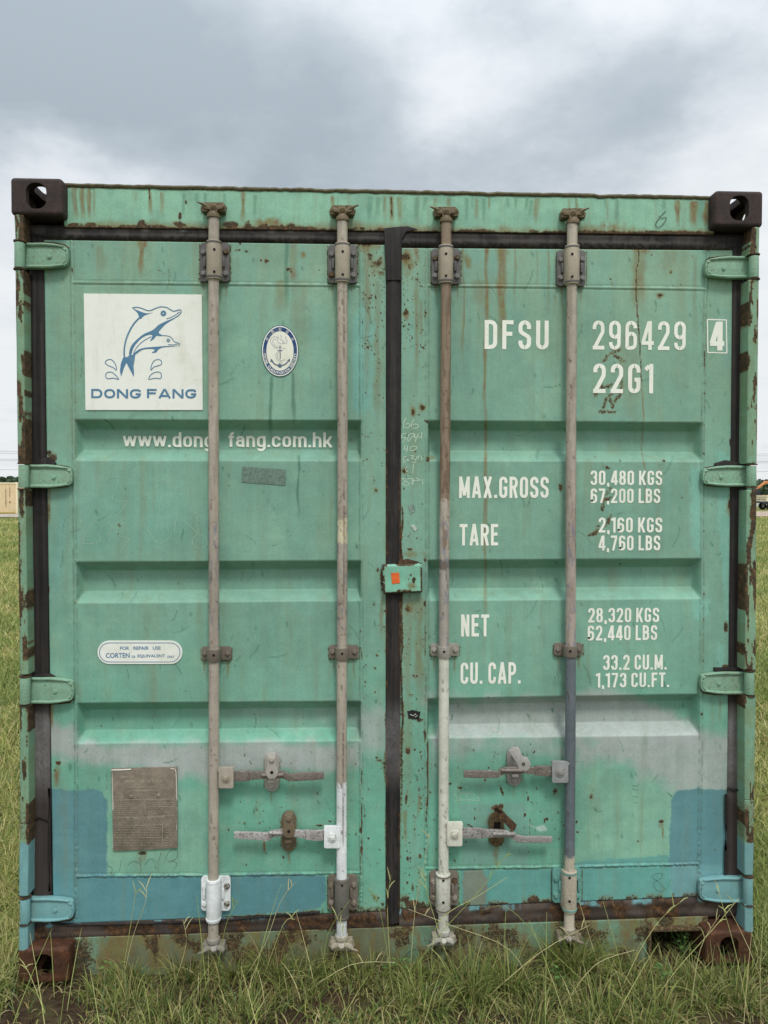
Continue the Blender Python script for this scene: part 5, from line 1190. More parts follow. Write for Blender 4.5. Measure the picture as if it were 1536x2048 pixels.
# ---- oval classification seal
SL = empty('oval_seal', tuple(at(560, 753, Y_DOOR-.002)), LDo); SL['label'] = 'oval navy and white seal with dragon and anchor'
def adopt2(o): o.parent = SL; o.matrix_parent_inverse = Matrix.Translation(-SL.location); return o
def ell(rx, ry, n=56, c=(560, 702)): return [wz(c[0]+rx*math.cos(2*PI*k/n), c[1]+ry*math.sin(2*PI*k/n), Ys) for k in range(n)]
adopt2(fill('seal_sheet', [ell(37.2, 51.6)], Ys+.0008, simple('dark_teal_print', lin(40, 84, 96), .5), None))
adopt2(fill('seal_ring', [ell(36, 50.2)], Ys+.0004, M_sticker, None)); adopt2(fill('seal_ring', [ell(34, 48)], Ys, M_navy, None)); adopt2(fill('seal_ring', [ell(27.2, 39.5)], Ys-.0004, M_cream, None))
def arc_text(txt, rx, ry, a0, a1, size, mat, off, bottom):
    for i, ch in enumerate(txt):
        if ch == ' ': continue
        a = math.radians(a0+(a1-a0)*i/(len(txt)-1)); u = 560+rx*math.cos(a); v = 702-ry*math.sin(a)
        tx, ty = -rx*math.sin(a), ry*math.cos(a)
        if bottom: pass
        else: tx, ty = -tx, -ty
        th = math.atan2(ty, tx); me = text_mesh(ch, off); n = len(me.vertices)
        if n == 0: continue
        co = np.zeros(n*3, np.float32); me.vertices.foreach_get('co', co); co = co.reshape(-1, 3); co[:, 0] -= (co[:, 0].min()+co[:, 0].max())/2; co[:, 1] -= (co[:, 1].min()+co[:, 1].max())/2
        h = co[:, 1].max()-co[:, 1].min(); k = size/max(h, .55)/620; c = at(u, v, Ys-.0006); X = co[:, 0]*k*.9; Y = co[:, 1]*k
        me.vertices.foreach_set('co', np.stack([c.x+X*math.cos(th)-Y*math.sin(th), np.full(n, c.y), c.z+X*math.sin(th)+Y*math.cos(th)], -1).astype(np.float32).ravel())
        me.materials.clear(); me.materials.append(mat); adopt2(link(bpy.data.objects.new('seal_letter', me)))
arc_text('CHINA CLASSIFICATION SOCIETY', 30.8, 43.9, 189, 351, 5.2, M_sticker, .03, True)
arc_text('\u4e2d\u56fd\u8239\u7ea7\u793e', 30.6, 43.6, 147, 33, 6.2, M_sticker, .0, False)
z2 = lambda X, Y: (510+X*.0651, 640+Y*.0651)
def sstrokes(paths, w, mat, closed=False, dy=.0006): return adopt2(px_strokes('seal_print', [[z2(*q) for q in smooth(p, closed, 5)] for p in paths], w, mat, None, y=Ys-dy, closed=closed, step=50))
sstrokes([[(770, 880), (775, 1040), (780, 1200)], [(690, 955), (770, 950), (850, 945)]], 1.8, M_navy); sstrokes([[(770, 810), (800, 835), (770, 865), (740, 838)]], 1.2, M_navy, True)
sstrokes([[(500, 1210), (540, 1290), (620, 1370), (700, 1400), (770, 1420), (860, 1400), (950, 1350), (1010, 1290), (1060, 1210)]], 2.4, M_navy, dy=.0008)
adopt2(fill('seal_print', [[wz(*z2(*p), Ys) for p in ((760, 1300), (800, 1370), (850, 1410), (780, 1475), (700, 1430), (680, 1380), (730, 1360))]], Ys-.0010, M_navy, None))
for T3 in (((490, 1190), (470, 1290), (560, 1260)), ((1075, 1190), (1075, 1280), (990, 1240))): adopt2(fill('seal_print', [[wz(*z2(*p), Ys) for p in T3]], Ys-.0012, M_navy, None))
sstrokes([[(700, 900), (600, 840), (510, 740), (480, 640), (520, 560), (620, 520), (700, 560), (700, 650), (740, 720), (830, 740), (900, 700), (880, 640), (800, 620), (760, 560)], [(720, 880), (620, 800), (560, 720), (550, 640), (600, 590), (660, 600)],
          [(830, 680), (930, 740), (990, 660), (950, 580), (940, 520)], [(850, 860), (900, 890), (930, 870)], [(700, 990), (650, 1060), (650, 1160), (700, 1240), (790, 1280), (840, 1340), (820, 1390)], [(740, 1000), (690, 1080), (700, 1170), (760, 1220), (850, 1260), (930, 1200)], [(710, 480), (720, 560)], [(790, 470), (830, 570)]], .8, M_sealgrey)

# ---- steel repair label
Yl = Y_DOOR-.0028
def stadium(u0, v0, u1, v1, n=10):
    r = (v1-v0)/2; out = []
    for k in range(n+1): a = math.radians(-90+180*k/n); out.append((u1-r+r*math.cos(a), (v0+v1)/2+r*math.sin(a)))
    for k in range(n+1): a = math.radians(90+180*k/n); out.append((u0+r+r*math.cos(a), (v0+v1)/2+r*math.sin(a)))
    return out
RL = empty('repair_label', tuple(at(280, 1328, Y_DOOR-.002)), LDo); RL['label'] = 'white stadium shaped label about repair steel'
def ad3(o): o.parent = RL; o.matrix_parent_inverse = Matrix.Translation(-RL.location); return o
mb = MB(); mb.prism([at(u, v, Yl) for u, v in stadium(195, 1281, 365, 1328)], Vector((0, .0013, 0))); ad3(mb.build('label_sheet', M_sticker))
ad3(px_strokes('print', [stadium(199.5, 1285.5, 360.5, 1323.5)], 1.5, M_blueink, None, y=Yl-.0004, closed=True, step=200))
for t, a, b, c, d in (('FOR   REPAIR   USE', 240, 321.5, 1293, 1300), ('CORTEN', 211.5, 259.5, 1306, 1316), ('OR', 263, 271, 1311, 1316), ('EQUIVALENT', 275, 330.5, 1309, 1316), ('ONLY', 334, 349.5, 1311, 1316)):
    ad3(font_print('print', t, a, b, c, d, Yl-.0005, M_blueink, None, .025))

# ---- data plate
M_plate = simple('oxidised_plate', lin(138, 128, 114), .55, .22, 30, .0004, metal=.25)
M_plate2 = simple('plate_engraving', lin(164, 156, 138), .6, .3, 80)
PT = empty('data_plate', tuple(at(290, 1702, Y_DOOR-.004)), LDo); PT['label'] = 'brown oxidised metal data plate riveted to the lower left door'
def ad4(o): o.parent = PT; o.matrix_parent_inverse = Matrix.Translation(-PT.location); return o
Yp = Y_DOOR-.006
mb = MB(); mb.prism([at(u, v, Yp+dy) for u, v, dy in ((222.5, 1537, -.001), (290, 1535, 0), (354.5, 1534, -.001), (355, 1696, -.001), (290, 1700, 0), (226, 1702, 0))], Vector((0, .004, 0)), .0008)
ad4(mb.build('plate', M_plate))
mb = MB(lin(210, 216, 206)); mb.path([at(u, v, Yp-.0005) for u, v in ((223, 1540), (240, 1540), (262, 1538.5))], .0018, 6); mb.path([at(u, v, Yp-.0005) for u, v in ((341, 1537), (350, 1538), (352, 1543), (354, 1600), (353, 1660))], .0010, 6); mb.path([at(u, v, Yp) for u, v in ((225, 1545), (226, 1620), (226, 1696))], .0011, 6)
ad4(mb.build('plate_rim', M_sticker))
for u, v in ((262, 1594), (317, 1592)):
    p = at(u, v, Yp); mb = MB(); mb.tube(p, p-Vector((0, .003, 0)), .0078, .0045, n=16, bev=.001); ad4(mb.build('rivet', M_plate))
pr = []
def row(v, u0, u1, on=(2, 6), off=(1, 3)):
    u = u0
    while u < u1:
        l = random.uniform(*on); pr.append([(u, v+random.uniform(-.3, .3)), (min(u+l, u1), v)]); u += l+random.uniform(*off)
for v in (1575, 1579, 1586, 1589): row(v, 270, 312)
for v in range(1603, 1634, 4): row(v, 231, 268); row(v+1, 293, 350)
for v in range(1652, 1690, 5): row(v, 231, 272); row(v, 283, 322); row(v, 331, 346, (3, 8), (3, 6))
for P in ([(230, 1597), (350, 1595)], [(229, 1633), (350, 1628)], [(292, 1597), (292, 1626)], [(292, 1611), (350, 1610)], [(257, 1571), (318, 1570)], [(258, 1579), (318, 1577)], [(280, 1650), (280, 1672), (325, 1671)], [(327, 1640), (327, 1690)], [(262, 1648), (325, 1646)]): pr.append(P)
ad4(px_strokes('engraving', pr, .75, M_plate2, None, y=Yp-.0006, step=60))
for t, a, b, c, d in (('APPROV', 239, 270, 1552, 1557), ('UNDER CUSTOMS SEAL', 248, 328, 1560, 1566), ('CSC SAFETY APPROVAL', 248, 331, 1634, 1640), ('1002', 333, 344, 1649, 1653), ('DE', 335, 341, 1656, 1660)):
    ad4(font_print('engraving', t, a, b, c, d, Yp-.0007, M_plate2, None, .012, rot=-.0 if t[0] != 'C' else .02))

# ---- tape, small stickers
def tag_quad(P, rgb, name, parent, label=None, y=Y_DOOR-.002, mat=None, dy=.0012):
    mb = MB(rgb); mb.prism([at(u, v, y) for u, v in P], Vector((0, dy, 0))); o = mb.build(name, mat or simple(name+'_mat', rgb, .7, .25, 90), parent)
    if label: o['label'] = label
    return o
tag_quad([(484.5, 933), (572, 939), (571, 971), (483, 964)], lin(104, 126, 114), 'tape_patch', LDo, 'dull grey green strip of tape below the web address')
tag_quad([(816, 1012), (825, 1009), (829, 1023), (821, 1027)], lin(130, 148, 140), 'tape_patch', RDo); tag_quad([(821, 1052), (827, 1048), (836, 1056), (830, 1063)], lin(172, 186, 178), 'tape_patch', RDo)
tag_quad([(815, 1423), (825, 1420), (841, 1424), (838, 1437), (830, 1439), (817, 1436)], lin(30, 32, 32), 'sticker_scrap', RDo, 'torn black sticker scrap')
px_strokes('sticker_print', [[(820, 1428), (826, 1431), (832, 1427)], [(830, 1434), (835, 1430)]], .8, M_white, RDo, y=Y_DOOR-.0026)

# ---- handwriting
q8 = lambda X, Y: (740+X*.2148, 800+Y*.2148)
ch = [[(335, 165), (312, 215), (312, 255), (345, 260), (372, 240), (362, 220), (330, 225)], [(410, 175), (385, 230), (395, 262), (440, 258), (452, 238), (425, 222), (398, 235)],
      [(330, 312), (300, 320), (295, 350), (335, 345), (352, 315), (330, 360), (308, 395)], [(400, 310), (365, 325), (350, 370), (362, 382), (385, 350), (410, 330), (400, 305)], [(420, 312), (412, 350), (432, 345), (418, 395)], [(452, 312), (440, 342), (480, 345)], [(482, 300), (480, 362)],
      [(328, 420), (318, 460), (352, 455)], [(352, 425), (342, 485)], [(378, 435), (372, 468), (410, 470), (434, 445), (420, 430), (382, 432)], [(345, 525), (312, 535), (312, 560), (328, 565), (320, 580), (300, 582)], [(345, 548), (362, 560), (350, 566), (345, 550)],
      [(368, 520), (410, 520), (385, 545), (425, 552), (420, 580), (392, 578)], [(432, 520), (440, 545), (460, 515)], [(480, 520), (482, 560)], [(405, 595), (398, 680)], [(345, 620), (330, 650), (345, 668), (352, 650)],
      [(330, 728), (300, 735), (335, 758), (365, 775), (350, 795), (300, 785), (330, 760), (335, 730)], [(352, 735), (392, 735), (388, 785)], [(400, 725), (405, 760), (395, 790)], [(425, 725), (465, 745), (430, 750), (395, 745)], [(485, 735), (495, 785)]]
for a_, b_ in ((0, 2), (2, 7), (7, 10), (10, 16), (16, 18), (18, 23)): px_strokes('chalk_writing', [[q8(*p) for p in smooth(c, False, 4)] for c in ch[a_:b_]], 1.25, M_chalk, RDo, step=50)
q1 = lambda X, Y: (X*.28646, 800+Y*.28646)
fc = [[(720, 570), (760, 545), (815, 535), (825, 560), (800, 640), (785, 690), (840, 708), (888, 706), (850, 770), (812, 808)], [(870, 855), (830, 880), (812, 930), (860, 960), (900, 970), (865, 1020), (838, 1065)], [(668, 835), (620, 890), (585, 960), (585, 1000), (640, 1002), (700, 985), (690, 930), (730, 870), (778, 875), (765, 930), (720, 985), (690, 980)],
      [(1082, 612), (1110, 570), (1150, 560), (1185, 610), (1212, 718)], [(1128, 628), (1112, 760), (1092, 920)], [(1015, 868), (1060, 950), (1105, 1000), (1160, 985), (1205, 930)], [(1242, 775), (1225, 860), (1218, 925)], [(1270, 835), (1330, 880), (1385, 935), (1380, 860), (1380, 790), (1350, 790)],
      [(1400, 935), (1350, 960), (1350, 1010), (1395, 1035), (1440, 1010), (1440, 960), (1400, 935)], [(955, 790), (965, 760)], [(560, 830), (565, 860)], [(568, 600), (566, 625)]]
for c in fc: px_strokes('chalk_writing', [[q1(*p) for p in smooth(c, False, 4)]], .85, M_faintchalk, LDo, step=50)
q2 = lambda X, Y: (X*.3125, 1320+Y*.3125)
pn = [[(690, 1320), (712, 1325), (718, 1345), (708, 1370)], [(778, 1280), (765, 1348)], [(820, 1310), (850, 1290), (875, 1290), (900, 1312)], [(893, 1265), (900, 1310), (905, 1360)], [(925, 1312), (955, 1275), (980, 1275)], [(1032, 1230), (1015, 1290), (1012, 1365)], [(1060, 1270), (1085, 1225), (1130, 1218), (1135, 1260), (1090, 1290), (1070, 1280)], [(1095, 1285), (1132, 1300), (1118, 1335)]]
px_strokes('pen_writing', [[q2(*p) for p in smooth(c, False, 4)] for c in pn], .75, M_pen, LDo, step=50)
q5 = lambda X, Y: (1160+X*.2448, 1480+Y*.2448)
pr8 = [[(575, 1120), (620, 1092), (670, 1092), (660, 1130), (600, 1170), (620, 1220), (660, 1240), (690, 1215), (640, 1160), (590, 1125)], [(745, 1130), (705, 1225)], [(110, 545), (135, 580), (172, 582), (170, 570)], [(425, 370), (455, 378), (485, 362)], [(425, 400), (480, 410)], [(430, 460), (470, 462)], [(430, 505), (455, 515), (475, 505)], [(235, 120), (240, 165)]]
for c in pr8: px_strokes('pen_writing', [[q5(*p) for p in smooth(c, False, 4)]], .55, M_pen, RDo, step=50)
q4 = lambda X, Y: (1180+X*.2318, 360+Y*.2318)
hp = [[(655, 270), (630, 290), (590, 340), (565, 375), (575, 410), (610, 400), (650, 350), (650, 325), (610, 335)], [(590, 310), (605, 330)]]
def on_header(paths, w):
    quads = []
    for P in paths:
        q = ribbon2d([q4(*p) for p in smooth(P, False, 4)], w); quads.append([[Vector((p3.x, p3.z)) for p3 in (at(p.x, p.y, Y_HEAD) for p in f)] for f in q])
    return quads_obj('pen_writing', quads, Y_HEAD-.0035, M_pen, box)
on_header(hp, 1.5)
# boot tread print and scratches on the lower right door
q6 = lambda X, Y: (760+X*.2865, 1460+Y*.2865)
tr = [[(520, 440), (540, 480)], [(560, 430), (560, 485)], [(545, 425), (600, 450)], [(590, 390), (620, 410)], [(600, 440), (660, 450)], [(640, 420), (600, 470)], [(680, 460), (690, 485)], [(520, 490), (600, 488), (700, 490)]]
for c in tr: px_strokes('scuff_mark', [[q6(*p) for p in c]], 1.6, M_faintchalk, RDo, step=50)
# ================================================================== setting
def ground_h(x, y):
    near = np.exp(-((x/4)**2+(y/4)**2))
    return -.012+.030*(fbm(x, y, 2.2, 4, 60)-.5)*near*1.2+.05*(fbm(x, y, .12, 3, 61)-.5)*(1-near)-.02*near*(fbm(x, y, 7, 3, 62)-.5)
def axis(a0, a1, fine, far, step, n):
    inner = np.arange(a0, a1, step); g = np.geomspace(1, far/fine, n)*fine-fine
    return inner
gx = np.concatenate([-np.geomspace(2.4, 3000, 60)[::-1], np.arange(-2.37, 2.38, .03), np.geomspace(2.4, 3000, 60)])
gy = np.concatenate([-np.geomspace(1.8, 60, 14)[::-1]-0, np.arange(-1.77, 1.2, .03), np.geomspace(1.23, 4000, 80)])
X, Y = np.meshgrid(gx, gy); Vg = np.stack([X, Y, ground_h(X, Y)], -1).reshape(-1, 3)
ii = np.arange(len(Vg)).reshape(len(gy), len(gx)); Fg = np.stack([ii[:-1, :-1], ii[:-1, 1:], ii[1:, 1:], ii[1:, :-1]], -1).reshape(-1, 4)
t = NT('field_soil_and_turf')
n = t.noise(3.2, 6, .6); n2 = t.noise(45, 6, .7, off=3); n3 = t.noise(.35, 5, .6, off=7); n4 = t.noise(220, 4, .7, off=9)
soil = t.ramp(n2, [(.3, lin(52, 42, 34)), (.5, lin(84, 68, 54)), (.7, lin(112, 94, 76))])
soil = t.mix(t.maprange(n4, .55, .7, 0, .6), soil, lin(128, 112, 88))
tf = t.ramp(n3, [(.3, lin(96, 108, 58)), (.5, lin(134, 138, 84)), (.7, lin(154, 152, 98))])
tf = t.mix(t.maprange(n2, .35, .65, 0, .5), tf, lin(84, 98, 52))
sx = t.N.new('ShaderNodeSeparateXYZ'); t.L.new(t.pos, sx.inputs[0])
rad = t.math('SQRT', t.math('ADD', t.math('POWER', sx.outputs[0], 2.0), t.math('POWER', sx.outputs[1], 2.0)))
f = t.math('ADD', t.maprange(rad, 2.5, 8.0, -.25, .6), t.maprange(n, .35, .65, 0, .6), clamp=True)
t.L.new(t.mix(f, soil, tf), t.b.inputs['Base Color']); t.b.inputs['Roughness'].default_value = .95; t.b.inputs['Specular IOR Level'].default_value = .1
t.L.new(t.bump(t.math('ADD', n2, n4), .02, .9), t.b.inputs['Normal'])
gr = npmesh('ground', Vg, Fg, t.m); gr['kind'] = 'structure'; gr['label'] = 'bare brown soil and turf of the open field'
# gravel tracks
def strip(name, x0, x1, y0, y1, mat, z=.02):
    xs = np.linspace(x0, x1, 120); a = y0+1.2*(fbm(xs, xs*0, .12, 3, 5)-.5); b = y1+1.6*(fbm(xs, xs*0, .1, 3, 9)-.5)
    V = np.concatenate([np.stack([xs, a, xs*0+z], -1), np.stack([xs, b, xs*0+z], -1)]); k = np.arange(119)
    F = np.stack([k, k+1, k+121, k+120], -1); o = npmesh(name, V, F, mat); o['kind'] = 'structure'; return o
M_gravel = simple('pale_gravel', lin(158, 148, 136), .95, .3, 1.2, .02)
strip('gravel_track', -140, -6, 51.5, 61, M_gravel, .045)['label'] = 'pale gravel track in front of the tan container'
strip('dirt_track', 6, 160, 54, 72, simple('pinkish_dirt', lin(164, 146, 130), .95, .3, 1.5, .02), .045)['label'] = 'pinkish dirt track across the field on the right'

# ---- grass
def blade_mat():
    t = NT('grass_blade'); c = t.attr('base').outputs['Color']
    t.L.new(c, t.b.inputs['Base Color']); t.b.inputs['Roughness'].default_value = .55; t.b.inputs['Specular IOR Level'].default_value = .25
    tr = t.N.new('ShaderNodeBsdfTranslucent'); t.L.new(c, tr.inputs[0])
    mx = t.N.new('ShaderNodeMixShader'); mx.inputs[0].default_value = .28; t.L.new(t.b.outputs[0], mx.inputs[1]); t.L.new(tr.outputs[0], mx.inputs[2]); t.L.new(mx.outputs[0], t.out.inputs[0])
    return t.m
M_blade = blade_mat()
def blades(name, P, h, ang, lean, w, colr, seg=4, droop=0.0, keep_front=True):
    """curved tapering blades: P base points, h length, ang lean direction, lean 0..1, w width"""
    n = len(P); T = np.linspace(0, 1, seg+1)
    d = np.stack([np.cos(ang), np.sin(ang)], -1); V = np.zeros((n, seg+1, 2, 3)); px = np.zeros(n); pz = np.zeros(n)
    tw = ang+PI/2+rng.normal(0, .7, n); s = np.stack([np.cos(tw), np.sin(tw), np.zeros(n)], -1)
    cur = P.copy(); last = 0
    for i, tt in enumerate(T):
        if i:
            th = lean*(.25+1.05*tt)+droop*tt**2                    # bending angle from vertical
            st = h/seg; cur = cur+np.stack([d[:, 0]*np.sin(th)*st, d[:, 1]*np.sin(th)*st, np.cos(th)*st], -1)
        g = ground_h(cur[:, 0], cur[:, 1])+.002; cur[:, 2] = np.maximum(cur[:, 2], g)
        c2 = cur.copy()
        if keep_front:
            inx = (abs(c2[:, 0]) < 1.24) & (P[:, 1] < .05) & (c2[:, 2] > .0)
            c2[:, 1] = np.where(inx, np.minimum(c2[:, 1], .012-.01*rng.random(n)*0), c2[:, 1])
        ww = (w*(1-tt**1.6)*.5+w*.04)[:, None]
        V[:, i, 0] = c2-s*ww; V[:, i, 1] = c2+s*ww
    V = V.reshape(-1, 3); b = (np.arange(n)*(seg+1)*2)[:, None, None]; i = np.arange(seg)[None, :, None]
    F = (b+i*2+np.array([0, 1, 3, 2])[None, None]).reshape(-1, 4)
    tip = np.linspace(0, 1, seg+1)[None, :, None, None]
    C = colr[:, None, None, :]*(1+.0*tip); C = np.broadcast_to(C, (n, seg+1, 2, 3))
    C = C*(1-.0)+0; straw = np.array(lin(176, 168, 112)); C = C*(1-.35*tip**3)+straw*.35*tip**3
    return V, F, C.reshape(-1, 3)
PAL = .95*np.array([lin(92, 118, 58), lin(112, 132, 62), lin(76, 100, 48), lin(136, 150, 78), lin(164, 164, 100), lin(186, 176, 128), lin(104, 112, 60), lin(150, 130, 86), lin(98, 128, 88)])
def pick(n, wt):
    k = rng.choice(len(PAL), n, p=np.array(wt)/sum(wt)); return PAL[k]*rng.uniform(.75, 1.2, (n, 1))
def merge(name, parts, label, cat='grass'):
    V = np.vstack([p[0] for p in parts]); off = np.cumsum([0]+[len(p[0]) for p in parts[:-1]])
    F = np.vstack([p[1]+o for p, o in zip(parts, off)]); C = np.vstack([p[2] for p in parts])
    o = npmesh(name, V, F, M_blade, None, C, None, smooth=True); o['kind'] = 'stuff'; o['label'] = label; o['category'] = cat; return o
parts = []
# tussocks just in front of the doors
def px_ground(u, v):
    d = FWD+RGT*((u-W/2)/FPX)+UP*((H/2-v)/FPX); tt = -CZ/d.z; return CX+d.x*tt, CY+d.y*tt
tus = []
for (u, v, n, hh, rr, kind) in ((560, 1940, 260, .20, .07, 0), (640, 1935, 200, .16, .06, 0), (470, 1950, 240, .17, .07, 0), (380, 1945, 200, .15, .06, 0), (1020, 1965, 300, .20, .06, 1), (945, 1985, 320, .22, .06, 1), (1130, 1925, 420, .22, .06, 1), (1160, 1930, 300, .20, .05, 1),
                               (820, 1960, 200, .13, .08, 0), (880, 1945, 180, .12, .08, 0), (720, 1960, 200, .14, .08, 0), (1260, 1955, 260, .14, .09, 0), (1390, 1985, 240, .14, .08, 0), (1340, 1960, 180, .12, .06, 0), (1480, 1990, 260, .15, .08, 0), (240, 1960, 200, .11, .07, 0), (190, 1985, 160, .09, .05, 0), (1200, 2030, 260, .15, .09, 1),
                               (260, 2010, 180, .13, .07, 0), (330, 2030, 180, .12, .08, 0), (600, 1985, 200, .15, .08, 0), (500, 2035, 200, .13, .08, 0), (850, 2020, 240, .15, .08, 1), (1080, 2030, 150, .13, .09, 0), (290, 1915, 120, .13, .05, 0), (1500, 1930, 160, .13, .05, 0), (20, 1960, 260, .13, .08, 0), (1300, 2035, 220, .14, .09, 0)):
    x, y = px_ground(u, v); y = min(y, .02)
    k = int(n*.75); a = rng.uniform(0, 2*PI, k); r = rr*np.sqrt(rng.random(k)); P = np.stack([x+r*np.cos(a), np.minimum(y+r*np.sin(a), .03), np.zeros(k)], -1); P[:, 2] = ground_h(P[:, 0], P[:, 1])
    wt = (2.2, 2.6, 1.2, 3.4, 3.4, 2.2, 2.2, 1.0, .6) if kind == 0 else (2.5, 4, 1.2, 5, 3.5, 1.4, 1, .4, .6)
    parts.append(blades('b', P, hh*.74*rng.uniform(.3, 1.3, k), a+rng.normal(0, .5, k), rng.uniform(.1, 1.35, k), rng.uniform(.0014, .0046, k), pick(k, wt), 6, rng.uniform(0, .9, k)))
# short mixed sward in front
DIRT_SPOTS = [px_ground(u, v)+(rx, ry) for u, v, rx, ry in ((90, 2015, .13, .09), (30, 2046, .16, .08), (560, 2046, .12, .06), (680, 2010, .10, .05), (330, 1975, .10, .05), (1080, 2005, .10, .07), (905, 2040, .08, .05), (1210, 1990, .09, .05), (1440, 2035, .10, .06), (1020, 2046, .12, .05), (1300, 1925, .12, .05))]
def bare(x, y):
    b = np.zeros(len(x), bool)
    for cx, cy, rx, ry in DIRT_SPOTS: b |= ((x-cx)/rx)**2+((y-cy)/ry)**2 < 1+2.2*(fbm(x, y, 14, 3, 77)-.5)
    return b
def sward(n, x0, x1, y0, y1, h, w, wt, thr=.42, seg=4, lean=(.2, 1.3), seed=90):
    x = rng.uniform(x0, x1, n); y = rng.uniform(y0, y1, n)
    k = (fbm(x, y, 3.1, 3, seed) > thr+rng.normal(0, .05, n)) & (~bare(x, y) | (rng.random(n) < .16)); x, y = x[k], y[k]; n = len(x)
    P = np.stack([x, y, ground_h(x, y)], -1)
    return blades('b', P, h*rng.uniform(.4, 1.4, n), rng.uniform(0, 2*PI, n), rng.uniform(*lean, n), w*rng.uniform(.45, 1.6, n), pick(n, wt), seg, rng.uniform(0, .8, n))
parts.append(sward(30000, -1.7, 1.7, -.75, .03, .044, .0034, (2, 2.8, 1.4, 3, 3.4, 2.6, 2.2, 1.4, 1.2), .50))
parts.append(sward(13000, -1.7, 1.7, -.75, .03, .05, .0030, (1, 1, 1, 1, 2, 4, 2, 5, 1), .0, seg=3, lean=(1.1, 1.75)))
parts.append(sward(5000, -1.15, 1.15, .03, .9, .09, .003, (3, 3, 3, 2, 1.5, 1, 2, 1, 2), .45))
parts.append(sward(5000, -1.7, 1.7, -.75, -.0, .11, .0026, (2, 2, 2, 3, 3, 2, 2, 1, 1), .50, seg=6, lean=(.1, 1.1), seed=120))
merge('grass', parts, 'green and straw coloured grass growing in tufts in front of the container')
# field grass, thinning out with distance (blade width grows so that cover stays even)
parts = []
def field(n, r0, r1, a0, a1, hs, ws):
    r = r0*(r1/r0)**rng.random(n); a = np.radians(rng.uniform(a0, a1, n)); x = CX+r*np.sin(a); y = CY+r*np.cos(a)
    k = ~((abs(x) < 1.26) & (y > -.8) & (y < 6.2)) & (y > -.9) & ~((y > 50) & (y < 62) & (x < 0)) & ~((y > 53) & (y < 73) & (x > 0)); x, y, r = x[k], y[k], r[k]; n = len(x)
    P = np.stack([x, y, ground_h(x, y)], -1); s = fbm(x, y, .55, 3, 99)
    c = 1.3*pick(n, (1, 2.4, .6, 4, 5.5, 4.4, 1.2, 1, .3)); gsel = s > .55; c[gsel] = c[gsel]*.5+np.array(lin(100, 130, 58))*.5
    return blades('b', P, hs*rng.uniform(.4, 1.3, n)*(.75+.5*s), rng.uniform(0, 2*PI, n), rng.uniform(.2, 1.3, n), ws*np.maximum(r/2.2, 1)**.72*rng.uniform(.7, 1.3, n), c, 3, rng.uniform(0, .8, n), keep_front=False)
parts.append(field(34000, 2.4, 12, -40, -20, .12, .0036)); parts.append(field(34000, 2.4, 12, 22, 40, .12, .0036)); parts.append(field(26000, 2.4, 14, -26, -22, .10, .0032)); parts.append(field(26000, 2.4, 14, 27, 31, .10, .0032))
parts.append(field(36000, 12, 75, -40, 40, .16, .0030))
parts.append(field(18000, 12, 75, -26, -22, .16, .0030)); parts.append(field(18000, 12, 75, 27, 31, .16, .0030))
merge('grass', parts, 'yellowish field grass stretching away on both sides of the container')
# tall seed stalks
def stalk(V, p, tip, w=.0016):
    V.path([p, p+(tip-p)*.5+Vector((0, 0, .02)), tip], [w, w*.8, w*.35], 5)
    d = (tip-p).normalized()
mb = MB(lin(176, 178, 116), 0)
SP = [((248, 1960), (265, 1876), (290, 1807), (293, 1770)), ((258, 1935), (266, 1820), (271, 1779)), ((482, 1962), (529, 1890), (560, 1806), (589, 1766)), ((529, 1925), (566, 1850), (590, 1839)), ((777, 1895), (762, 1830), (745, 1789)), ((820, 1960), (866, 1884), (960, 1780), (1019, 1702)), ((852, 1890), (875, 1847), (960, 1790), (1015, 1754)),
      ((817, 1930), (830, 1820), (850, 1720), (859, 1666)), ((1240, 1975), (1277, 1906), (1320, 1840), (1370, 1797)), ((1300, 2010), (1353, 1940), (1420, 1865), (1478, 1796)), ((1250, 1960), (1231, 1890), (1206, 1803)), ((1190, 1920), (1172, 1850), (1158, 1800)), ((1500, 2040), (1470, 1900), (1430, 1760)),
      ((900, 1905), (858, 1800), (850, 1745)), ((1210, 1990), (1100, 1900), (1016, 1816), (960, 1822)), ((1070, 1985), (1020, 1900), (900, 1850), (816, 1818)), ((780, 1930), (775, 1820), (782, 1750)), ((440, 1930), (452, 1850), (478, 1800)), ((700, 1950), (690, 1880), (672, 1830)), ((1010, 1990), (1008, 1900), (1012, 1820)), ((960, 2000), (1080, 1905), (1180, 1850)),
      ((1380, 2020), (1400, 1900), (1440, 1830)), ((350, 1960), (372, 1890), (366, 1840)), ((1130, 2000), (1190, 1930), (1270, 1900)), ((600, 1990), (700, 1930), (790, 1925)), ((90, 2020), (60, 1950), (48, 1935)), ((1440, 2040), (1380, 1980), (1310, 1975)), ((645, 1960), (655, 1870), (700, 1800))]
cols = (lin(176, 178, 116), lin(160, 168, 100), lin(190, 182, 132), lin(140, 156, 84))
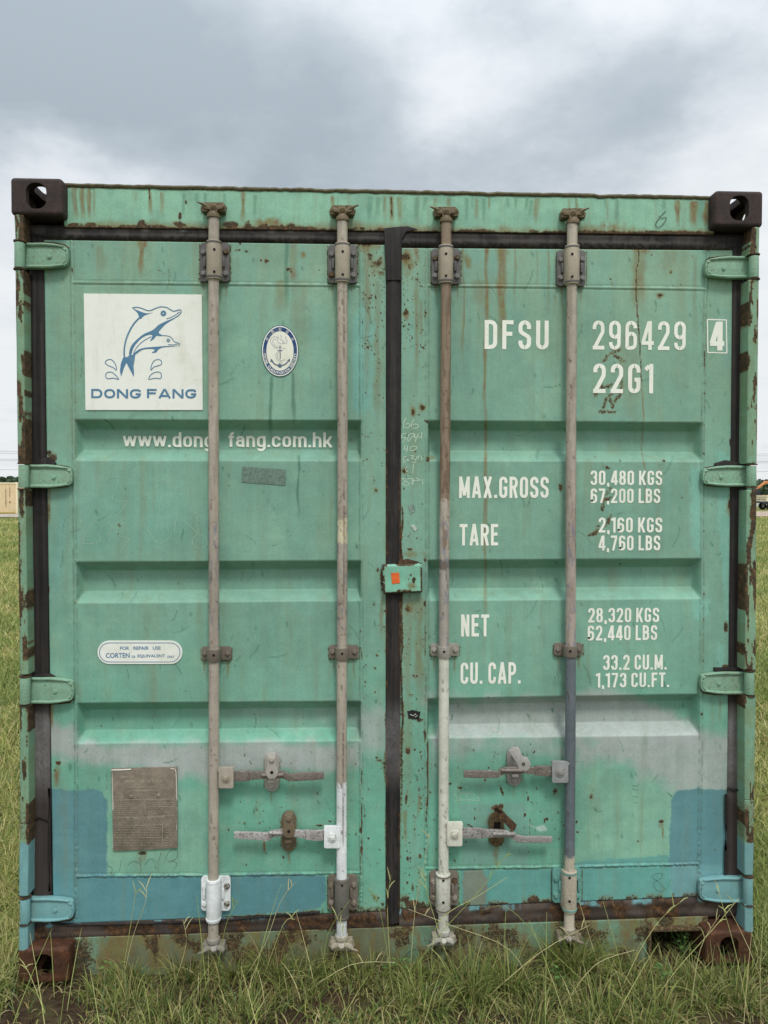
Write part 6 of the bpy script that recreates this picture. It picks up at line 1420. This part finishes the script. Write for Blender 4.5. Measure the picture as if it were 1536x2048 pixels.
for S_ in SP:
    mb.rgb = random.choice(cols); x, y = px_ground(*S_[0]); y = min(y, -.02); n = len(S_)
    pts = [Vector((x, y, ground_h(np.array([x]), np.array([y]))[0]))]
    for k, (u, v) in enumerate(S_[1:]): pts.append(at(u, v, min(y+.03*(k+1)*random.uniform(-.5, .9), -.02)))
    P3 = []
    for i in range(len(pts)-1):
        g = lambda q: pts[max(0, min(len(pts)-1, q))]
        for k in range(4):
            tt = k/4; p0, p1, p2, p3 = g(i-1), g(i), g(i+1), g(i+2)
            P3.append(.5*((2*p1)+(p2-p0)*tt+(2*p0-5*p1+4*p2-p3)*tt*tt+(3*p1-p0-3*p2+p3)*tt**3))
    P3.append(pts[-1]); m = len(P3)
    mb.path(P3, [.00115*(1-.55*i/m) for i in range(m)], 5)
    for j in range(random.choice((0, 2, 3))):
        q = P3[-2-j]; e = q+Vector((random.uniform(-.03, .03), random.uniform(-.01, .01), random.uniform(.015, .045))); mb.path([q, (q+e)/2+Vector((0, 0, .004)), e], [.0011, .0016, .0006], 5)
for i in range(85):
    x = random.uniform(-1.6, 1.6); y = random.uniform(-.7, -.02); h = random.uniform(.12, .34); a = random.uniform(0, 2*PI); l = h*random.uniform(.1, .7)
    p = Vector((x, y, -.01)); e = p+Vector((math.cos(a)*l, min(math.sin(a)*l, -.02-y), h)); mb.rgb = random.choice(cols)
    mb.path([p, p.lerp(e, .35)+Vector((0, 0, h*.06)), p.lerp(e, .7)+Vector((0, 0, h*.05)), e], [.0012, .0011, .0008, .0004], 5)
M_stalk = simple('dry_stalk', (0.4, .4, .2), .6, .12, 40, attr=True)
o = mb.build('grass_stalks', M_stalk); o['kind'] = 'stuff'; o['label'] = 'long pale seed stalks leaning in front of the door sill'; o['category'] = 'grass'
# small broad leaved weeds
M_leaf = simple('weed_leaf', lin(92, 124, 66), .55, .2, 60)
def weed(u, v, n, s, lab):
    x, y = px_ground(u, v); y = min(y, -.0) if abs(x) < .95 else y; bm = bmesh.new()
    for i in range(n):
        a = random.uniform(0, 2*PI); r = random.uniform(.2, 1)*s; c = Vector((x+r*math.cos(a), y+r*math.sin(a)*.7, random.uniform(.01, .05+s*.6))); l = random.uniform(.010, .020); d = Vector((math.cos(a), math.sin(a), random.uniform(-.2, .5))).normalized(); sd = d.cross(Vector((0, 0, 1))).normalized()
        q = [c, c+d*l*.4+sd*l*.32, c+d*l*.8+sd*l*.26, c+d*l*1.15, c+d*l*.8-sd*l*.26, c+d*l*.4-sd*l*.32]; bm.faces.new([bm.verts.new(p) for p in q])
        s0 = Vector((x, y, -.005)); w_ = Vector((.0006, 0, 0)); bm.faces.new([bm.verts.new(p) for p in (s0-w_, s0+w_, c+w_, c-w_)])
    me = bpy.data.meshes.new('weed'); bm.to_mesh(me); bm.free(); me.materials.append(M_leaf); o = link(bpy.data.objects.new('weed', me)); o['label'] = lab; o['category'] = 'weed'; o['group'] = 'small leafy weeds in the grass'
for u, v, n, s, lab in ((212, 1902, 26, .05, 'small leafy weed beside the rusty left foot of the container'), (225, 1960, 14, .04, 'tiny weed in the bare soil right of the left foot'), (1368, 1905, 26, .05, 'leafy weed in the gap beside the right foot of the container'), (1122, 1975, 12, .03, 'small round leaved weed on the soil below the slate grey bar'),
                       (1330, 1975, 14, .03, 'small weed in the grass left of the right foot'), (792, 1900, 18, .04, 'fine weed under the middle of the doors')): weed(u, v, n, s, lab)

# ---- far things
def road_point(u, dist, z=0.0):
    d = FWD+RGT*((u-W/2)/FPX); k = (dist-CY)/d.y; return Vector((CX+d.x*k, dist, z))
# tan container
M_tan = simple('tan_paint', lin(214, 194, 156), .6, .06, 3, .002); M_tan2 = simple('pale_tan_paint', lin(228, 216, 184), .6, .05, 3, .002); M_blk = simple('black_rubber', lin(30, 30, 32), .7, .1)
p = road_point(35.5, 61.5); tan = empty('tan_container', tuple(p)); tan['label'] = 'plain tan shipping container far off at the left edge'; tan['category'] = 'shipping container'
def pb(name, mat, lst, parent, bev=0.0):
    mb = MB()
    for c, s in lst: mb.box(c, s, bev=bev)
    return mb.build(name, mat, parent, smooth=False)
L_ = 12.19; mb = MB(); x = 0; prof = []
while x < L_-.3: prof += [(x, 0), (x+.07, 0), (x+.138, .036), (x+.208, .036)]; x += .276
prof.append((L_, 0)); prev = None
for xx, d in prof:
    a = mb.bm.verts.new((-xx, d+.02, .16)); b = mb.bm.verts.new((-xx, d+.02, 2.5)); mb.paint([a, b])
    if prev: mb.bm.faces.new((prev[0], a, b, prev[1]))
    prev = (a, b)
mb.build('side_wall', M_tan, tan, smooth=False)
pb('end_wall', M_tan, [((-.03, 1.22, 1.33), (.04, 2.3, 2.3))], tan); pb('roof', M_tan2, [((-L_/2, 1.22, 2.56), (L_, 2.4, .05))], tan)
pb('top_rail', M_tan2, [((-L_/2, .03, 2.53), (L_, .08, .09))], tan); pb('bottom_rail', simple('dull_ochre_paint', lin(190, 164, 100), .6, .1), [((-L_/2, .03, .13), (L_, .08, .12))], tan)
for xx in (-.06, -L_+.06): pb('corner_post', M_tan2, [((xx, .02, 1.3), (.14, .14, 2.4))], tan)
for xx in (-.08, -L_+.08):
    for zz in (.06, 2.55): pb('corner_casting', M_tan2, [((xx, .05, zz), (.17, .17, .12))], tan)
tm = simple('dull_brown_lettering', lin(140, 112, 84), .7, .2)
for xo, z0, nn in ((-.95, 2.0, 11), (-.62, 2.2, 7)):
    for k in range(nn): pb('lettering', tm, [((xo, -.004, z0-.13*k), (.05+.03*(k % 2), .004, .085))], tan)
pb('lettering', tm, [((-.62, -.004, .98), (.12, .004, .14))], tan); pb('lettering', tm, [((-.92, -.004, .95), (.07, .004, .08))], tan)
# wooded ridge
def leafmass(name, x0, x1, y, hfun, n, mat, lab, size):
    V = []; F = []
    xs = rng.uniform(x0, x1, n)
    for i, x in enumerate(xs):
        h = hfun(x); z = h*rng.random()**.6; yy = y+rng.uniform(-6, 10)
        s = size*rng.uniform(.6, 1.4); a = rng.uniform(0, PI); b = rng.uniform(-.9, .9); c = np.array([x, yy, z])
        e1 = np.array([math.cos(a), math.sin(a)*.6, 0])*s; e2 = np.array([-math.sin(b)*.5, math.sin(b), math.cos(b)])*s*.8
        k = len(V); V += [c-e1-e2*.4, c+e1-e2*.6, c+e1*.7+e2, c-e1*.6+e2*.9]; F.append((k, k+1, k+2, k+3))
    o = npmesh(name, V, F, mat, smooth=False); o['kind'] = 'stuff'; o['label'] = lab; o['category'] = 'trees'; return o
t = NT('distant_foliage'); nn = t.noise(.35, 5, .6); t.L.new(t.ramp(nn, [(.3, lin(60, 78, 64)), (.55, lin(82, 100, 82)), (.75, lin(102, 118, 96))]), t.b.inputs['Base Color']); t.b.inputs['Roughness'].default_value = .9; t.b.inputs['Specular IOR Level'].default_value = .1; M_far = t.m
hf = lambda x: 5.2+2.6*float(fbm(np.array([x]), np.array([3.]), .09, 4, 40))+1.3*float(vn(np.array([x]), np.array([5.]), .45, 41))
leafmass('tree_line', -260, 260, 268, hf, 26000, M_far, 'dark wooded ridge of trees along the horizon', 1.0)
xs = np.linspace(-270, 270, 400); hh = np.array([hf(x)*.82 for x in xs])
V = np.concatenate([np.stack([xs, xs*0+274, hh], -1), np.stack([xs, xs*0+270, xs*0-.5], -1), np.stack([xs, xs*0+300, hh*.9], -1)]); k = np.arange(399)
rg = npmesh('wooded_ridge', V, np.vstack([np.stack([k, k+400, k+401, k+1], -1), np.stack([k, k+1, k+801, k+800], -1)]), M_far); rg['kind'] = 'structure'; rg['label'] = 'low wooded rise under the distant trees'
# power line
M_wire = simple('grey_wire', lin(120, 124, 128), .6, .05); M_pole = simple('weathered_wooden_pole', lin(112, 100, 88), .8, .15, 6)
pw = empty('power_line', (-150, 150, 0)); pw['label'] = 'distant overhead power line with thin grey wires'; pw['category'] = 'power line'
def pinv(o, r): o.matrix_parent_inverse = Matrix.Translation(-r.location); return o
for px_ in (-150, 150):
    mb = MB(); mb.tube((px_, 150, -.3), (px_, 150, 11.6), .17, .11, 12); mb.box((px_, 150, 11.2), (.12, 2.6, .14)); mb.box((px_, 150, 8.6), (.12, 2.2, .14)); pinv(mb.build('pole', M_pole, pw), pw)
for dz, dy in ((10.4, -1.2), (10.15, 1.2), (8.9, -1.), (8.7, 1.), (6.9, .2)):
    mb = MB(); mb.path([Vector((-150+300*i/24, 150+dy, dz-1.6*(1-((i-12)/12)**2)*.35)) for i in range(25)], .028, 5); pinv(mb.build('wire', M_wire, pw), pw)
# excavator, car, trailers in the yard on the right
M_or = simple('orange_machine_paint', lin(204, 134, 84), .5, .1, 5); M_dk = simple('dark_machine_steel', lin(44, 46, 52), .6, .1, 5); M_crm = simple('cream_beam_paint', lin(226, 216, 184), .6, .08, 5); M_gls = simple('dark_glass', lin(40, 48, 54), .15, .02, 5); M_wh = simple('white_vehicle_paint', lin(222, 226, 230), .35, .03, 5)
p = road_point(1538, 96); ex = empty('excavator', tuple(p)); ex['label'] = 'small orange boomed excavator parked far off at the right edge'; ex['category'] = 'excavator'
def ptube(name, mat, pts, r, parent, n=8): mb = MB(); mb.path(pts, r, n); return mb.build(name, mat, parent)
for yy in (-1.0, 1.0):
    mb = MB(); mb.prism([Vector((x, yy-.25, z)) for x, z in ((-1.2, .35), (-1.5, .5), (-1.5, .75), (-1.2, .95), (2.6, .95), (2.9, .75), (2.9, .5), (2.6, .35))], Vector((0, .5, 0)), .03); mb.build('track', M_dk, ex)
mb = MB(); mb.box((1.0, 0, 1.35), (3.0, 2.3, .7), bev=.12); mb.box((2.1, 0, 1.9), (.9, 2.2, .6), bev=.15); mb.build('body', M_or, ex)
mb = MB(); mb.box((.35, -.55, 1.95), (1.2, 1.0, 1.1), bev=.1); cb = mb.build('cab', M_dk, ex)
mb = MB(); mb.box((.35, -1.06, 2.05), (.9, .02, .7)); mb.build('window', M_gls, cb)
mb = MB(); mb.prism([Vector((x, -.15, z)) for x, z in ((.9, 1.7), (.6, 2.9), (-.15, 3.55), (-.7, 3.5), (-1.1, 3.0), (-1.0, 2.85), (-.55, 3.2), (0, 3.15), (.3, 2.6), (.5, 1.7))], Vector((0, .3, 0)), .03); mb.build('boom', M_or, ex)
mb = MB(); mb.prism([Vector((x, -.13, z)) for x, z in ((-.55, 3.45), (-1.15, 3.1), (-1.75, 2.55), (-1.65, 2.40), (-1.05, 2.8), (-.6, 3.2))], Vector((0, .26, 0)), .02); mb.build('arm', M_or, ex)
mb = MB(); mb.prism([Vector((x, -.4, z)) for x, z in ((-1.7, 2.5), (-2.05, 1.9), (-2.0, 1.4), (-1.6, 1.2), (-1.2, 1.5), (-1.35, 2.1))], Vector((0, .8, 0)), .03); mb.build('bucket', M_dk, ex)
for yy in (-.22, .22): ptube('hydraulic_ram', M_dk, [(.75, yy, 1.8), (.0, yy, 3.1)], .06, ex)
def car(u, dist, col_, lab, L=4.4):
    p = road_point(u, dist); r = empty('parked_car', tuple(p)); r['label'] = lab; r['category'] = 'car'
    mb = MB(); mb.prism([Vector((x, -.85, z)) for x, z in ((0, .35), (0, .75), (.2, .88), (1.2, .95), (1.75, 1.42), (3.3, 1.45), (3.95, 1.0), (4.35, .92), (4.4, .35))], Vector((0, 1.7, 0)), .08); mb.build('body', col_, r)
    mb = MB(); mb.prism([Vector((x, -.86, z)) for x, z in ((1.35, .98), (1.8, 1.36), (3.2, 1.38), (3.7, 1.0))], Vector((0, 1.72, 0))); mb.build('window', M_gls, r)
    for x in (.85, 3.5):
        for yy in (-.86, .70): mb = MB(); mb.tube((x, yy, .33), (x, yy+.16, .33), .33, n=20, bev=.03); mb.build('wheel', M_blk, r)
car(1516, 88, M_wh, 'white car with dark windows standing before the excavator at the right edge')
def trailer(u, dist, lab, z=.85, loadmat=None):
    p = road_point(u, dist); r = empty('flat_trailer', tuple(p)); r['label'] = lab; r['category'] = 'trailer'
    mb = MB(); mb.box((4.5, 0, z), (9, 2.4, .16), bev=.02); mb.box((4.5, -1.15, z-.14), (9, .1, .16)); mb.build('deck', M_dk, r)
    for x in (1.2, 2.3, 6.9, 8.0):
        for yy in (-1.2, .9): mb = MB(); mb.tube((x, yy, .42), (x, yy+.3, .42), .42, n=18, bev=.03); w_ = mb.build('wheel', M_blk, r); mb = MB(); mb.tube((x, yy-.01, .42), (x, yy+.05, .42), .2, n=14); mb.build('rim', M_wh, w_)
    return p
p1 = trailer(1514, 84, 'long dark flat trailer in the yard at the right edge')
bs = empty('beam_stack', (p1.x+.3, p1.y, .93)); bs['label'] = 'pale cream beams stacked on the dark trailer'; bs['category'] = 'beams'
for k in range(3):
    for j in range(3): mb = MB(); mb.box((3.9, -.8+j*.8, .12+k*.25), (7.4, .7, .2), bev=.02); mb.build('beam', M_crm, bs)
#@@END@@
